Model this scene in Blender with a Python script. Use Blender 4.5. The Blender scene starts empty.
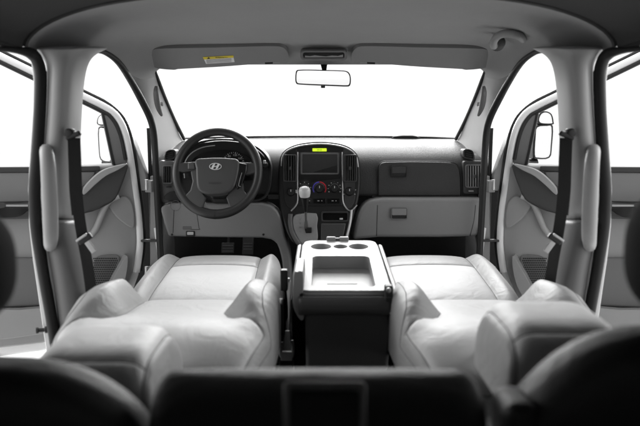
import bpy, bmesh, math, random
from mathutils import Vector, Matrix
R = math.radians
C = bpy.context.scene.collection
sc = bpy.context.scene
random.seed(4)

# ------------------------------------------------------------------ camera
F = 708.0; PITCH = math.atan(86/708.0); CAMZ = 1.30
cth, sth = math.cos(PITCH), math.sin(PITCH)
cam = bpy.data.cameras.new("camera"); camo = bpy.data.objects.new("camera", cam); C.objects.link(camo)
camo.location = (0, 0, CAMZ); camo.rotation_euler = (R(90) - PITCH, 0, 0)
cam.sensor_width = 36; cam.lens = F/640*36; cam.clip_start = .02; cam.clip_end = 200
cam.dof.use_dof = True; cam.dof.focus_distance = 2.75; cam.dof.aperture_fstop = 2.6
sc.camera = camo
# ------------------------------------------------------------------ world and added area lights
w = bpy.data.worlds.new("World"); sc.world = w; w.use_nodes = True
w.node_tree.nodes['Background'].inputs[0].default_value = (1, 1, 1, 1)
w.node_tree.nodes['Background'].inputs[1].default_value = 1.2
def area(name, loc, target, size, power):
    l = bpy.data.lights.new(name, 'AREA'); l.shape = 'RECTANGLE'; l.size, l.size_y = size; l.energy = power
    o = bpy.data.objects.new(name, l); C.objects.link(o); o.location = loc
    o.rotation_euler = (Vector(target)-Vector(loc)).to_track_quat('-Z', 'Y').to_euler()
area("added_front_light", (0, 5.8, 2.45), (0, 1.5, .88), (3.0, 1.4), 225)  # added light, brightens the reclined seats through the windscreen
area("added_front_light", (0, 5.6, 4.0), (0, 2.3, .85), (2.6, 1.2), 130)  # second added light, higher up, for the seat cushions
area("added_dash_light", (0, 4.0, 2.7), (0, 3.25, 1.2), (2.2, .8), 6)  # added light above the windscreen, brightens the dash top
area("added_side_light", (-4.2, 2.6, 2.6), (-.3, 2.2, .9), (2.5, 2.0), 95)  # added side lights, brighten the cabin through the door openings
area("added_side_light", (4.2, 2.6, 2.6), (.3, 2.2, .9), (2.5, 2.0), 95)
sc.view_settings.view_transform = 'Standard'; sc.view_settings.look = 'None'
sc.view_settings.exposure = 0; sc.view_settings.gamma = 1
sc.render.engine = 'CYCLES'
sc.cycles.use_denoising = True
sc.cycles.max_bounces = 8; sc.cycles.diffuse_bounces = 5; sc.cycles.transparent_max_bounces = 12
sc.cycles.sample_clamp_indirect = 6

# ------------------------------------------------------------------ projection helpers (photo coordinates -> a point at a known depth)
def ray(u, v):
    a = (u-320)/F; b = -(v-213)/F
    return Vector((a, cth + b*sth, -sth + b*cth))
O = Vector((0, 0, CAMZ))
def P(u, v, Y):
    d = ray(u, v); return O + d*(Y/d.y)
def PL(u, v, p0, n):
    d = ray(u, v); t = (Vector(p0)-O).dot(n)/d.dot(n); return O + d*t
def PZ(u, v, z): return PL(u, v, (0, 0, z), Vector((0, 0, 1)))
def mir(p, sd): return Vector((-p[0] if sd > 0 else p[0], p[1], p[2]))

# ------------------------------------------------------------------ materials
def mat(name, col, rough=.5, spec=.5, metal=0, noise=0, nscale=200, bump=0, emit=0, coat=0, sheen=0, mottle=0, wrk=0):
    m = bpy.data.materials.new(name); m.use_nodes = True
    nt = m.node_tree; b = nt.nodes['Principled BSDF']
    c = (col, col, col) if isinstance(col, (int, float)) else col
    b.inputs['Base Color'].default_value = (*c, 1); b.inputs['Roughness'].default_value = rough
    b.inputs['Metallic'].default_value = metal; b.inputs['Specular IOR Level'].default_value = spec
    if coat: b.inputs['Coat Weight'].default_value = coat; b.inputs['Coat Roughness'].default_value = .08
    if sheen: b.inputs['Sheen Weight'].default_value = sheen
    if emit:
        b.inputs['Emission Color'].default_value = (*c, 1); b.inputs['Emission Strength'].default_value = emit
    if bump or noise or mottle:
        tc = nt.nodes.new('ShaderNodeTexCoord')
    if bump or noise:
        n = nt.nodes.new('ShaderNodeTexNoise'); n.inputs['Scale'].default_value = nscale; n.inputs['Detail'].default_value = 3
        nt.links.new(tc.outputs['Object'], n.inputs['Vector'])
    if bump:
        bp = nt.nodes.new('ShaderNodeBump'); bp.inputs['Strength'].default_value = bump; bp.inputs['Distance'].default_value = .002
        nt.links.new(n.outputs['Fac'], bp.inputs['Height']); nt.links.new(bp.outputs['Normal'], b.inputs['Normal'])
        if wrk:
            n3 = nt.nodes.new('ShaderNodeTexNoise'); n3.inputs['Scale'].default_value = 11; n3.inputs['Detail'].default_value = 4; n3.inputs['Distortion'].default_value = 1.6
            nt.links.new(tc.outputs['Object'], n3.inputs['Vector'])
            b2 = nt.nodes.new('ShaderNodeBump'); b2.inputs['Strength'].default_value = wrk; b2.inputs['Distance'].default_value = .012
            nt.links.new(n3.outputs['Fac'], b2.inputs['Height']); nt.links.new(b2.outputs['Normal'], bp.inputs['Normal'])
    if mottle:
        n2 = nt.nodes.new('ShaderNodeTexNoise'); n2.inputs['Scale'].default_value = 9; n2.inputs['Detail'].default_value = 5
        nt.links.new(tc.outputs['Object'], n2.inputs['Vector'])
        rp = nt.nodes.new('ShaderNodeMapRange'); rp.inputs['To Min'].default_value = 1-mottle; rp.inputs['To Max'].default_value = 1+mottle
        nt.links.new(n2.outputs['Fac'], rp.inputs['Value'])
        mx = nt.nodes.new('ShaderNodeVectorMath'); mx.operation = 'SCALE'; mx.inputs[0].default_value = c
        nt.links.new(rp.outputs['Result'], mx.inputs['Scale']); nt.links.new(mx.outputs['Vector'], b.inputs['Base Color'])
        rr = nt.nodes.new('ShaderNodeMapRange'); rr.inputs['To Min'].default_value = rough-.08; rr.inputs['To Max'].default_value = rough+.08
        nt.links.new(n2.outputs['Fac'], rr.inputs['Value']); nt.links.new(rr.outputs['Result'], b.inputs['Roughness'])
    return m
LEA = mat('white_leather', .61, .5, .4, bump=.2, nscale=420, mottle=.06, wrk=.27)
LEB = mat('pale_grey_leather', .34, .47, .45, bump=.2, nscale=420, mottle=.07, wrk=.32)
LED = mat('black_fabric', .032, .55, .4, bump=.2, nscale=500, mottle=.15, wrk=.3)
LEM = mat('dark_leather', .10, .42, .5, bump=.15, nscale=420, mottle=.1)
WHR = mat('wheel_rim_leather', .028, .42, .5, bump=.12, nscale=500, mottle=.1)
WHP = mat('wheel_pad_vinyl', .062, .45, .5, bump=.12, nscale=700, mottle=.06)
LEH = mat('lit_headrest_leather', .70, .47, .45, bump=.2, nscale=420, mottle=.07, wrk=.32)  # paler than the seat leather, stands in for light missing on the headrests
SEAM = mat('seam_thread', .10, .7)
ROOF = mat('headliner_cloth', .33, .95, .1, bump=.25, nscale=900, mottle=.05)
ROOFD = mat('shaded_rear_headliner', .06, .95, .1, bump=.25, nscale=900, mottle=.05)  # darker headliner copy, vignette shade put into the base colour
VIS = mat('visor_vinyl', .23, .75, .3, bump=.15, nscale=700, mottle=.04)
DOORT = mat('door_trim_plastic', .29, .45, .5, bump=.08, nscale=900, mottle=.04)
TRIM = mat('grey_trim_plastic', .33, .42, .5, bump=.08, nscale=900, mottle=.04)
TRIML = mat('pale_trim_plastic', .37, .42, .5, bump=.08, nscale=900, mottle=.03)
TRIMD = mat('dark_grey_trim_plastic', .14, .5, .45, bump=.1, nscale=900, mottle=.06)
TRIMK = mat('charcoal_trim_plastic', .045, .5, .45, bump=.1, nscale=900, mottle=.08)
TRIMM = mat('mid_grey_trim_plastic', .20, .45, .5, bump=.1, nscale=900, mottle=.06)
DASH = mat('dashboard_vinyl', .056, .58, .25, bump=.7, nscale=230, mottle=.12)
DASHL = mat('lower_dashboard_plastic', .25, .45, .5, bump=.1, nscale=900, mottle=.04)
BLK = mat('black_plastic', .012, .42, .5, mottle=.2)
BLKG = mat('gloss_black_plastic', .008, .16, .5)
RUB = mat('black_rubber', .012, .55, .4, mottle=.2)
CARPET = mat('black_carpet', .012, .95, .1, bump=.6, nscale=700)
SILV = mat('satin_silver_plastic', .55, .32, .5, metal=.7)
CHR = mat('chrome', .8, .15, .5, metal=1)
MET = mat('zinc_metal', .55, .35, .5, metal=.8)
PAINT = mat('white_car_paint', .78, .3, .5, coat=.6)
PAINTG = mat('grey_jamb_paint', .20, .35, .5, coat=.3, mottle=.1)
WEB = mat('belt_webbing', .028, .75, .3, bump=.4, nscale=900)
MIRR = mat('mirror_glass', .92, .02, .5, metal=1)
SCREEN = mat('screen_glass', .035, .22, .5)
GREEN = mat('green_display', (.62, .85, .03), .4, emit=.9)
YEL = mat('yellow_label', (.72, .58, .06), .6)
WHT = mat('white_label', .75, .6)
INK = mat('grey_ink', .25, .7)
INKK = mat('black_ink', .02, .7)
RED = mat('red_mark', (.65, .03, .05), .5)
BLU = mat('blue_mark', (.12, .10, .65), .5)
LAMP = mat('lamp_lens', .62, .2, .5)
GRND = mat('studio_floor_white', .88, .6, mottle=.02)
def glass():
    m = bpy.data.materials.new('clear_glass'); m.use_nodes = True; nt = m.node_tree; nt.nodes.clear()
    o = nt.nodes.new('ShaderNodeOutputMaterial'); mx = nt.nodes.new('ShaderNodeMixShader')
    t = nt.nodes.new('ShaderNodeBsdfTransparent'); t.inputs[0].default_value = (.97, .97, .97, 1)
    g = nt.nodes.new('ShaderNodeBsdfGlossy'); g.inputs['Roughness'].default_value = .01
    lw = nt.nodes.new('ShaderNodeLayerWeight'); pw = nt.nodes.new('ShaderNodeMath'); pw.operation = 'POWER'; pw.inputs[1].default_value = 5
    nt.links.new(lw.outputs['Facing'], pw.inputs[0]); fr = nt.nodes.new('ShaderNodeMath'); fr.operation = 'MULTIPLY_ADD'; fr.inputs[1].default_value = .7; fr.inputs[2].default_value = .03
    nt.links.new(pw.outputs[0], fr.inputs[0])
    nt.links.new(fr.outputs[0], mx.inputs[0]); nt.links.new(t.outputs[0], mx.inputs[1]); nt.links.new(g.outputs[0], mx.inputs[2])
    nt.links.new(mx.outputs[0], o.inputs[0]); return m
GLASS = glass()

# ------------------------------------------------------------------ mesh builder
class MB:
    def __init__(s): s.v = []; s.f = []; s.mi = []; s.m = 0
    def add(s, vs, fs):
        k = len(s.v); s.v += [Vector(p) for p in vs]
        for f in fs: s.f.append([i+k for i in f]); s.mi.append(s.m)
        return s
    def grid(s, rows, cu=False, cv=False):
        nv, nu = len(rows), len(rows[0]); vs = [p for r in rows for p in r]; fs = []
        for j in range(nv if cv else nv-1):
            for i in range(nu if cu else nu-1):
                a, b = i, (i+1) % nu; j2 = (j+1) % nv
                fs.append((j*nu+a, j*nu+b, j2*nu+b, j2*nu+a))
        return s.add(vs, fs)
    def loft(s, rings, caps=True):
        n = len(rings[0]); k = len(s.v); s.grid(rings, cu=True)
        if caps:
            s.f.append([k+i for i in range(n)]); s.mi.append(s.m)
            m = k+(len(rings)-1)*n; s.f.append([m+i for i in reversed(range(n))]); s.mi.append(s.m)
        return s
    def prism(s, front, off):
        front = [Vector(p) for p in front]; off = Vector(off)
        return s.loft([front, [p+off for p in front]])
    def ring(s, outer, inner, off):
        off = Vector(off); o = [Vector(p) for p in outer]; i = [Vector(p) for p in inner]
        return s.grid([o, i, [p+off for p in i], [p+off for p in o]], cu=True, cv=True)
    def tube(s, path, r, seg=10, flat=None, caps=True, closed=False, sub=4):
        p = spline([Vector(q) for q in path], sub, closed) if sub > 1 else [Vector(q) for q in path]
        n = len(p); rings = []; prev = None
        for i in range(n):
            t = (p[(i+1) % n]-p[i-1]) if closed else (p[min(i+1, n-1)]-p[max(i-1, 0)])
            t.normalize()
            if prev is None:
                a = Vector((0, 0, 1)) if abs(t.z) < .9 else Vector((0, 1, 0))
                x = t.cross(a).normalized()
            else:
                x = (prev - t*prev.dot(t)).normalized()
            prev = x; y = t.cross(x)
            rr = r(i/(n-1)) if callable(r) else r
            rings.append([p[i] + x*(rr*math.cos(2*math.pi*k/seg)) + y*(rr*math.sin(2*math.pi*k/seg)) for k in range(seg)])
        if closed: return s.grid(rings, cu=True, cv=True)
        return s.loft(rings, caps)
    def strap(s, path, wvec, thick, sub=4):
        p = spline([Vector(q) for q in path], sub); wv = Vector(wvec)
        rings = []
        for i, q in enumerate(p):
            t = (p[min(i+1, len(p)-1)]-p[max(i-1, 0)]).normalized()
            n = t.cross(wv).normalized()*thick
            rings.append([q-wv+n, q+wv+n, q+wv-n, q-wv-n])
        return s.loft(rings)
    def box(s, c, d, rot=None):
        c = Vector(c); vs = []
        for k in range(8):
            p = Vector(((k & 1)-.5, ((k >> 1) & 1)-.5, ((k >> 2) & 1)-.5)); p = Vector((p.x*d[0], p.y*d[1], p.z*d[2]))
            if rot: p = rot @ p
            vs.append(c+p)
        return s.add(vs, [(0, 2, 3, 1), (4, 5, 7, 6), (0, 1, 5, 4), (2, 6, 7, 3), (0, 4, 6, 2), (1, 3, 7, 5)])
    def lathe(s, c, axis, prof, seg=32):
        c = Vector(c); ax = Vector(axis).normalized()
        a = Vector((0, 0, 1)) if abs(ax.z) < .9 else Vector((1, 0, 0))
        x = ax.cross(a).normalized(); y = ax.cross(x)
        rings = [[c+ax*h+(x*math.cos(2*math.pi*k/seg)+y*math.sin(2*math.pi*k/seg))*r for k in range(seg)] for r, h in prof]
        return s.loft(rings)
def spline(p, sub, closed=False):
    out = []; n = len(p)
    for i in range(n if closed else n-1):
        if closed: a, b, c, d = p[i-1], p[i], p[(i+1) % n], p[(i+2) % n]
        else: a, b, c, d = p[max(i-1, 0)], p[i], p[i+1], p[min(i+2, n-1)]
        for k in range(sub):
            t = k/sub
            out.append(.5*((2*b) + (c-a)*t + (2*a-5*b+4*c-d)*t*t + (3*b-a-3*c+d)*t**3))
    if not closed: out.append(p[-1])
    return out
def rrect(u0, v0, u1, v1, r, n=5):
    pts = []
    for cx, cy, a0 in ((u1-r, v0+r, -90), (u1-r, v1-r, 0), (u0+r, v1-r, 90), (u0+r, v0+r, 180)):
        for k in range(n+1):
            a = R(a0+90*k/n); pts.append((cx+r*math.cos(a), cy+r*math.sin(a)))
    return pts
def smooth2(pts, sub=4, closed=True):
    return [(q.x, q.y) for q in spline([Vector((a, b, 0)) for a, b in pts], sub, closed)]

ORI = {}
def root_of(o):
    while o.parent: o = o.parent
    return o
def thing(name, label, cat, loc=(0, 0, 0), group=None, kind=None):
    o = bpy.data.objects.new(name, None); C.objects.link(o); o.location = loc; o.empty_display_size = .05
    tag(o, label, cat, group, kind); return o
def tag(o, label=None, cat=None, group=None, kind=None):
    for k, v in (('label', label), ('category', cat), ('group', group), ('kind', kind)):
        if v: o[k] = v
    return o
def obj(name, mb, m, parent=None, smooth=True, bevel=0, seg=3, sub=0, ang=40, label=None, origin=None):
    me = bpy.data.meshes.new(name)
    org = Vector(root_of(parent).location) if parent else Vector(origin or (0, 0, 0))
    me.from_pydata([p-org for p in mb.v], [], mb.f)
    ms = m if isinstance(m, (list, tuple)) else [m]
    for x in ms: me.materials.append(x)
    me.polygons.foreach_set('material_index', mb.mi)
    bm = bmesh.new(); bm.from_mesh(me); bmesh.ops.remove_doubles(bm, verts=bm.verts, dist=1e-6)
    bmesh.ops.recalc_face_normals(bm, faces=bm.faces); bm.to_mesh(me); bm.free()
    if smooth:
        me.shade_smooth()
        if not bevel and not sub: me.set_sharp_from_angle(angle=R(ang))
    o = bpy.data.objects.new(name, me); C.objects.link(o)
    if parent: o.parent = parent
    else: o.location = org
    if bevel:
        b = o.modifiers.new('b', 'BEVEL'); b.width = bevel; b.segments = seg; b.limit_method = 'ANGLE'; b.angle_limit = R(35); b.harden_normals = True
    if sub:
        b = o.modifiers.new('s', 'SUBSURF'); b.levels = sub; b.render_levels = sub
    if label: o['label'] = label
    return o
def cut(o, cutters):
    """subtract closed shapes from a mesh and keep the plain result"""
    tmp = []
    for mb in cutters:
        me = bpy.data.meshes.new('cutter'); org = Vector(root_of(o).location)
        me.from_pydata([p-org for p in mb.v], [], mb.f)
        bm = bmesh.new(); bm.from_mesh(me); bmesh.ops.recalc_face_normals(bm, faces=bm.faces); bm.to_mesh(me); bm.free()
        c = bpy.data.objects.new('cutter', me); C.objects.link(c); c.location = org; tmp.append(c)
        md = o.modifiers.new('c', 'BOOLEAN'); md.operation = 'DIFFERENCE'; md.object = c; md.solver = 'EXACT'
    dg = bpy.context.evaluated_depsgraph_get()
    me = bpy.data.meshes.new_from_object(o.evaluated_get(dg), depsgraph=dg)
    o.modifiers.clear(); o.data = me
    for c in tmp: bpy.data.objects.remove(c)
    return o
def text(name, s, size, m, parent, loc, rot, align='CENTER', extrude=.0004):
    cu = bpy.data.curves.new(name, 'FONT'); cu.body = s; cu.size = size; cu.align_x = align; cu.align_y = 'CENTER'; cu.extrude = extrude
    cu.materials.append(m); fo_ = bpy.data.objects.new('writing', cu); C.objects.link(fo_)
    me = bpy.data.meshes.new_from_object(fo_.evaluated_get(bpy.context.evaluated_depsgraph_get())); bpy.data.objects.remove(fo_)
    o = bpy.data.objects.new(name, me); C.objects.link(o); o.parent = parent
    o.location = Vector(loc) - Vector(root_of(parent).location); o.rotation_euler = rot; return o

# soft upholstered block: superellipse sections along local y, panels split along the sewn seams
def pillow(y0, y1, xc, hw, top, base, xs, n=4.0, m=5.0, bump=None, puff=.0, ends=(), groove=.004, ny=40, tf=None, corner=.25, nb=16, ni=18):
    ym, L = (y0+y1)/2, (y1-y0)/2
    psis = [math.pi*k/ny for k in range(ny+1)]
    ys = sorted(ym - L*math.copysign(abs(math.cos(a))**(2/m), math.cos(a)) for a in psis)
    extra = []
    for e in ends:
        extra += [e, e-.004, e+.004, e-.009, e+.009]
    ys = sorted(set([round(y, 5) for y in ys+extra if y0 <= y <= y1]))
    rows = []; split = {}
    for y in ys:
        c = min(1, max(0, abs((y-ym)/L))); e = (max(0, 1-c**m))**(1/m)
        W = (hw(y) if callable(hw) else hw)*(1-corner*(1-e)); X = min(xs(y) if callable(xs) else xs, W*.93)
        cols = []
        right = [X, X+.003, X+.007]+[X+.010+(W-X-.010)*(1-(1-k/nb)**2) for k in range(nb+1)]
        edge_ = [X-.003, X-.007, X-.014]; q_ = X-.02
        ins = sorted([-q_+2*q_*k/ni for k in range(ni+1)]+edge_+[-f for f in edge_])
        cols = [-x for x in reversed(right)]+ins+right
        if 'n' not in split: split['n'] = (len(right), len(ins))
        row = []
        H = top(y)-base(y)
        for x in cols:
            q = (max(0, 1-abs(x/W)**n))**(1/n)
            z = base(y)+H*e*q
            if bump: z += bump(x, y)*e*min(1, q*1.6)
            if abs(x) < X: z += puff*(1-(x/X)**2)*e
            g = groove*math.exp(-((abs(x)-X)/.006)**2)
            for s_ in ends:
                if abs(x) < X+.01: g = max(g, groove*math.exp(-((y-s_)/.006)**2))
            z -= g*e*q
            row.append(Vector((xc+x, y, z)))
        rows.append(row)
    L_ = [len(r) for r in rows]; mn = min(L_)
    assert len(set(L_)) == 1, L_
    nr, nin = split['n']; a, b = nr-1, nr+nin
    T = tf or (lambda p: p)
    rows = [[T(p) for p in r] for r in rows]
    out = {}
    out['side_a'] = MB().grid([r[:a+1] for r in rows]); out['side_b'] = MB().grid([r[b:] for r in rows])
    idx = [0]+[ys.index(min(ys, key=lambda q: abs(q-e))) for e in sorted(ends)]+[len(ys)-1]
    out['mid'] = [MB().grid([r[a:b+1] for r in rows[i:j+1]]) for i, j in zip(idx[:-1], idx[1:])]
    out['seams'] = [[rows[j][a] for j in range(2, len(rows)-2)], [rows[j][b] for j in range(2, len(rows)-2)]]
    ra = int((nr-1)*.50); out['ridge'] = [[rows[j][ra] for j in range(5, len(rows)-5)], [rows[j][len(rows[0])-1-ra] for j in range(5, len(rows)-5)]]
    out['cross'] = [rows[i][a:b+1] for i in idx[1:-1]]
    under = [[r[0] for r in rows], [r[-1] for r in rows]]
    out['under'] = MB().grid(under)
    return out
def seam_mb(lines, r=.0013, every=1):
    m = MB()
    for l in lines: m.tube(l[::every], r, seg=6, sub=1)
    return m

# ------------------------------------------------------------------ setting: the studio floor
g = MB(); g.grid([[(-60, -60, 0), (60, -60, 0)], [(-60, 60, 0), (60, 60, 0)]])
tag(obj('floor', g, GRND, smooth=False), kind='structure')

# ------------------------------------------------------------------ the van's body shell
van = thing('van_body', 'white van body shell with grey roof lining, pillars and windscreen around the cabin', 'van body', (0, 1.5, .25))

def sect(Y, e, zc, p=3.2, n=41):
    xe, ze = e; xe = abs(xe)
    row = []
    for i in range(n):
        t = -1+2*i/(n-1); x = xe*math.copysign(abs(math.sin(t*math.pi/2))**.9, t)
        row.append(Vector((x, Y, ze+(zc-ze)*max(0, 1-abs(x/xe)**p)**.55)))
    return row
def edge(u, v, Y): q = P(u, v, Y); return (q.x, q.z)
front_roof = [(1.925, (-.785, 1.508), 1.655, 3.0), (1.97, (-.782, 1.508), 1.655, 3.0), (2.05, (-.772, 1.511), 1.653, 3.2), (2.14, (-.745, 1.515), 1.65, 3.6), (2.25, edge(97, 50, 2.25), 1.645, 4.5),
              (2.35, edge(107, 53, 2.35), 1.638, 6), (2.47, edge(119, 62, 2.47), 1.628, 9), (2.58, edge(130, 74, 2.58), 1.615, 14), (2.66, edge(140, 80, 2.66), P(320, 42, 2.66).z, 20), (2.73, edge(149, 79, 2.73), P(320, 52, 2.73).z, 26), (2.80, edge(155, 77, 2.80), P(320, 66.5, 2.80).z, 20)]
rows = [sect(*a) for a in front_roof]
lip = [p+Vector((0, .012, .012)) for p in rows[-1]]
m = MB().grid(rows+[lip, [p+Vector((0, .02, .04)) for p in lip]])
obj('roof_lining', m, ROOF, van, ang=75, sub=1)
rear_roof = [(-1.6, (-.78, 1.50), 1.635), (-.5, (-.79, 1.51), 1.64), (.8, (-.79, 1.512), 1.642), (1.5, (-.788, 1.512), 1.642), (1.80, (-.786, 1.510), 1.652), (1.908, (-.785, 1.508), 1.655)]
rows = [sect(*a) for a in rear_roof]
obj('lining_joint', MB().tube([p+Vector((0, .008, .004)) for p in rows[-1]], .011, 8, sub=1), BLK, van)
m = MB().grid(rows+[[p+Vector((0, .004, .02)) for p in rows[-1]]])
obj('rear_roof_lining', m, ROOFD, van, ang=75, label='rear section of the roof lining with vignette shade in its colour')
# outer roof skin keeps the light out
sk = [(-1.7, (-.84, 1.52), 1.73), (1.9, (-.84, 1.53), 1.73), (2.1, (-.80, 1.54), 1.73, 4)]+[(Y, (e[0]-.012, e[1]+.02), z+.07, p_) for Y, e, z, p_ in front_roof[4:]]+[(2.86, (-.66, 1.50), 1.56, 14)]
obj('roof_skin', MB().grid([sect(*a) for a in sk]), PAINT, van, ang=75)
# floor, firewall, rear closing panels
m = MB().box((0, .75, .43), (1.66, 4.7, .04)); obj('cabin_floor', m, CARPET, van, bevel=.01)
m = MB().grid([[P(130, 190, 3.42), P(510, 190, 3.42)], [P(130, 300, 3.3), P(510, 300, 3.3)], [Vector((-.8, 3.0, .452)), Vector((.8, 3.0, .452))]])
obj('firewall', m, CARPET, van, sub=0)
for sx in (-1, 1):
    m = MB().prism([(sx*.81, y, z) for y, z in ((-1.6, .40), (1.30, .40), (1.30, 1.55), (-1.6, 1.55), (-1.6, 1.411), (.5, 1.411), (.5, .98), (-1.42, .98), (-1.42, 1.41), (-1.6, 1.41))], (sx*.04, 0, 0))
    obj('light_block_side_panel', m, TRIMD, van, smooth=False)  # unseen side panel, extended forward over the door opening to block light
m = MB().box((0, -1.62, .78), (1.66, .04, .74)).box((0, -1.62, 1.60), (1.66, .04, .1))
for sx in (-1, 1): m.box((sx*.75, -1.62, 1.34), (.16, .04, .44))
obj('rear_panel', m, TRIMD, van, bevel=.01)
m = MB().grid([[(-.69, -1.62, 1.13), (.69, -1.62, 1.13)], [(-.69, -1.62, 1.57), (.69, -1.62, 1.57)]]); obj('rear_window', m, GLASS, van)
for sx in (-1, 1):
    m = MB().grid([[(sx*.83, -1.42, .98), (sx*.83, .5, .98)], [(sx*.83, -1.42, 1.41), (sx*.83, .5, 1.41)]]); obj('side_window', m, mat('tinted_glass', .02, .1) if 'tinted_glass' not in bpy.data.materials else bpy.data.materials['tinted_glass'], van)
# sills
for sx in (-1, 1):
    m = MB().box((sx*.80, 1.2, .40), (.09, 3.6, .12)); obj('sill', m, PAINT, van, bevel=.02)
    m = MB().box((sx*.75, 1.45, .462), (.12, 1.0, .012)); obj('step_trim', m, TRIMK, van, bevel=.004)

# windscreen
def wpt(i, j):
    t = i; a = P(155+ (485-155)*t, 66, 2.83); b = P(182+(461-182)*t, 139, 3.50)
    bow = .10*(1-(2*t-1)**2); p = a.lerp(b, j); p.y += bow*j*.6+bow*.4; p.z += .015*math.sin(math.pi*j); return p
m = MB().grid([[wpt(i/16, j/8) for i in range(17)] for j in range(9)]); obj('windscreen', m, GLASS, van)
for sd in (-1, 1):
    m = MB().tube([mir(P(*q), sd) for q in ((154, 70, 2.79), (158, 80, 2.84), (165, 98, 3.0), (174, 119, 3.22), (184, 139, 3.44))], .0085, 8)
    obj('windscreen_seal', m, RUB, van)
    # A pillar trim
    A = [(153.5, 66, 2.80), (156, 74, 2.79), (158.5, 82, 2.85), (165, 99, 3.01), (174, 120, 3.23), (180, 137.5, 3.40), (183.5, 140.5, 3.44)]
    B = [(130, 74, 2.64), (133, 80, 2.67), (140, 95, 2.75), (149, 112, 2.85), (154, 125, 2.90), (156, 145, 2.95), (155.5, 160, 2.97)]
    rows = []
    for a, b in zip(A, B):
        pa, pb = mir(P(*a), sd), mir(P(*b), sd); row = []
        for k in range(13):
            t = k/12; p = pa.lerp(pb, t); p.y -= (.035 if a != A[-1] else .01)*math.sin(math.pi*t)**.8; row.append(p)
        rows.append(row)
    obj('pillar_trim', MB().grid(rows), TRIML, van, sub=1)
    # A pillar grip
    pth = [mir(P(*q), sd) for q in ((156.5, 86, 2.74), (156, 92, 2.745), (157, 101, 2.79), (159, 109, 2.84), (161.5, 115, 2.90))]
    m = MB().tube(pth, lambda t: .006+.006*math.sin(math.pi*min(1, max(0, t))), 10); obj('pillar_grip', m, TRIMD, van)
    m = MB().tube([mir(P(*q), sd) for q in ((161.5, 103, 2.93), (162.2, 105, 2.94))], .006, 8); obj('grip_screw_cap', m, TRIM, van)
    # front door opening seal
    pth = [(84, 51, 2.16), (97, 50.5, 2.25), (107, 53.5, 2.35), (119, 63, 2.47), (131, 81, 2.62), (142, 101, 2.75), (150, 118, 2.85), (153.5, 132, 2.90), (155, 150, 2.93), (156.5, 180, 2.94), (158.5, 220, 2.94), (161, 262, 2.94), (165, 310, 2.92), (163, 335, 2.88)]
    m = MB().tube([mir(P(*q), sd) for q in pth], lambda t: .008+.006*min(1, max(0, (t-.12)*4)), 10)
    obj('door_seal', m, RUB, van)
    # jamb behind the seal
    m = MB().prism([mir(P(*q), sd) for q in ((150, 176, 3.03), (158, 176, 3.03), (163, 335, 3.0), (150, 335, 3.0))], (0, .3, 0)); obj('door_jamb', m, PAINTG, van, bevel=.004)
    m = MB().prism([mir(P(*q), sd) for q in ((153.6, 228, 3.0), (159, 228, 3.0), (161.5, 262, 3.0), (157.5, 258, 3.0))], (0, .02, 0)); obj('jamb_panel', m, PAINT, van, bevel=.003)
    m = MB().tube([mir(P(*q), sd) for q in ((148.5, 128, 3.08), (149.5, 150, 3.08), (151, 200, 3.06), (153, 290, 3.04))], .0085, 8); obj('outer_seal', m, RUB, van)

    # ---- B pillar
    tab = [(46, 33, 114, 0), (50, 36, 106, 0), (53, 39, 99, 0), (57, 42.5, 93.5, 0), (64, 47.3, 88.5, 0), (80, 47, 85, 0), (110, 46, 82.5, 0), (150, 43, 81, 0), (190, 40, 81, 0), (224, 41, 84, 0)]
    low = [(225.2, 41, 84.4, 0), (226, 41.1, 84.5, 0), (228, 41.5, 84.9, 0), (245, 45, 89, 0), (270, 50, 94, 0), (300, 54.5, 99, 0), (335, 59, 103, 0), (385, 64, 108, 0)]
    def pring(v, a, b, _, k=0):
        d = b-a
        q = [(a-1, 2.03), (a+.6+k, 1.975), (a+.14*d, 1.945), (a+.40*d, 1.945), (a+.62*d, 1.965), (a+.84*d, 2.03), (b, 2.13), (b-1, 2.20), (b-.3*d, 2.24), (a+2, 2.2)]
        return [mir(P(u, v, Y), sd) for u, Y in q]
    o = obj('pillar_upper_trim', MB().loft([pring(*t) for t in tab]), TRIM, van, sub=2)
    lr = [pring(*t) for t in low]; t0 = [p.copy() for p in lr[0]]; c0 = sum(t0, Vector())/len(t0)
    lr.insert(0, [c0+(p-c0)*.93+Vector((0, 0, .02)) for p in t0])
    o = obj('pillar_lower_trim', MB().loft(lr), TRIMD, van, sub=2, label='darker lower trim of the door pillar')
    # slide door opening seal along the pillar
    pth = [(-25, 47, 1.66), (8, 49.5, 1.83), (22, 51, 1.91), (31, 53.5, 1.95), (37, 60, 1.965), (40.5, 75, 1.97), (40, 107, 1.97), (37.5, 150, 1.97), (34.5, 190, 1.97), (36, 225, 1.97), (40.5, 255, 1.97), (45.5, 285, 1.97), (50, 310, 1.97), (54, 334, 1.97), (58, 362, 1.97)]
    m = MB().tube([mir(P(*q), sd) for q in pth], lambda t: .007+.0095*min(1, max(0, t-.08)*7), 12); obj('sliding_door_seal', m, RUB, van)
    m = MB().loft([[mir(P(u0, v, 2.0), sd), mir(P(u1, v, 2.0), sd), mir(P(u1, v, 2.12), sd), mir(P(u0, v, 2.12), sd)] for u0, u1, v in
                   ((31, 42, 60), (33.5, 45, 80), (33, 45, 110), (30.2, 42, 150), (28, 39, 190), (29.2, 40, 226), (33, 45, 260), (37.5, 50, 290), (42.5, 54, 325), (47, 58, 355))])
    obj('pillar_flange', m, PAINT, van, bevel=.002)
    m = MB().lathe(mir(P(43.5, 330, 1.985), sd), (-sd*-1, -.35, 0), [(.0, -.012), (.010, -.012), (.010, -.004), (.006, -.002), (.006, .012), (.009, .014), (.009, .02), (0, .021)], 16)
    obj('door_striker', m, TRIMK, van)
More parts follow.
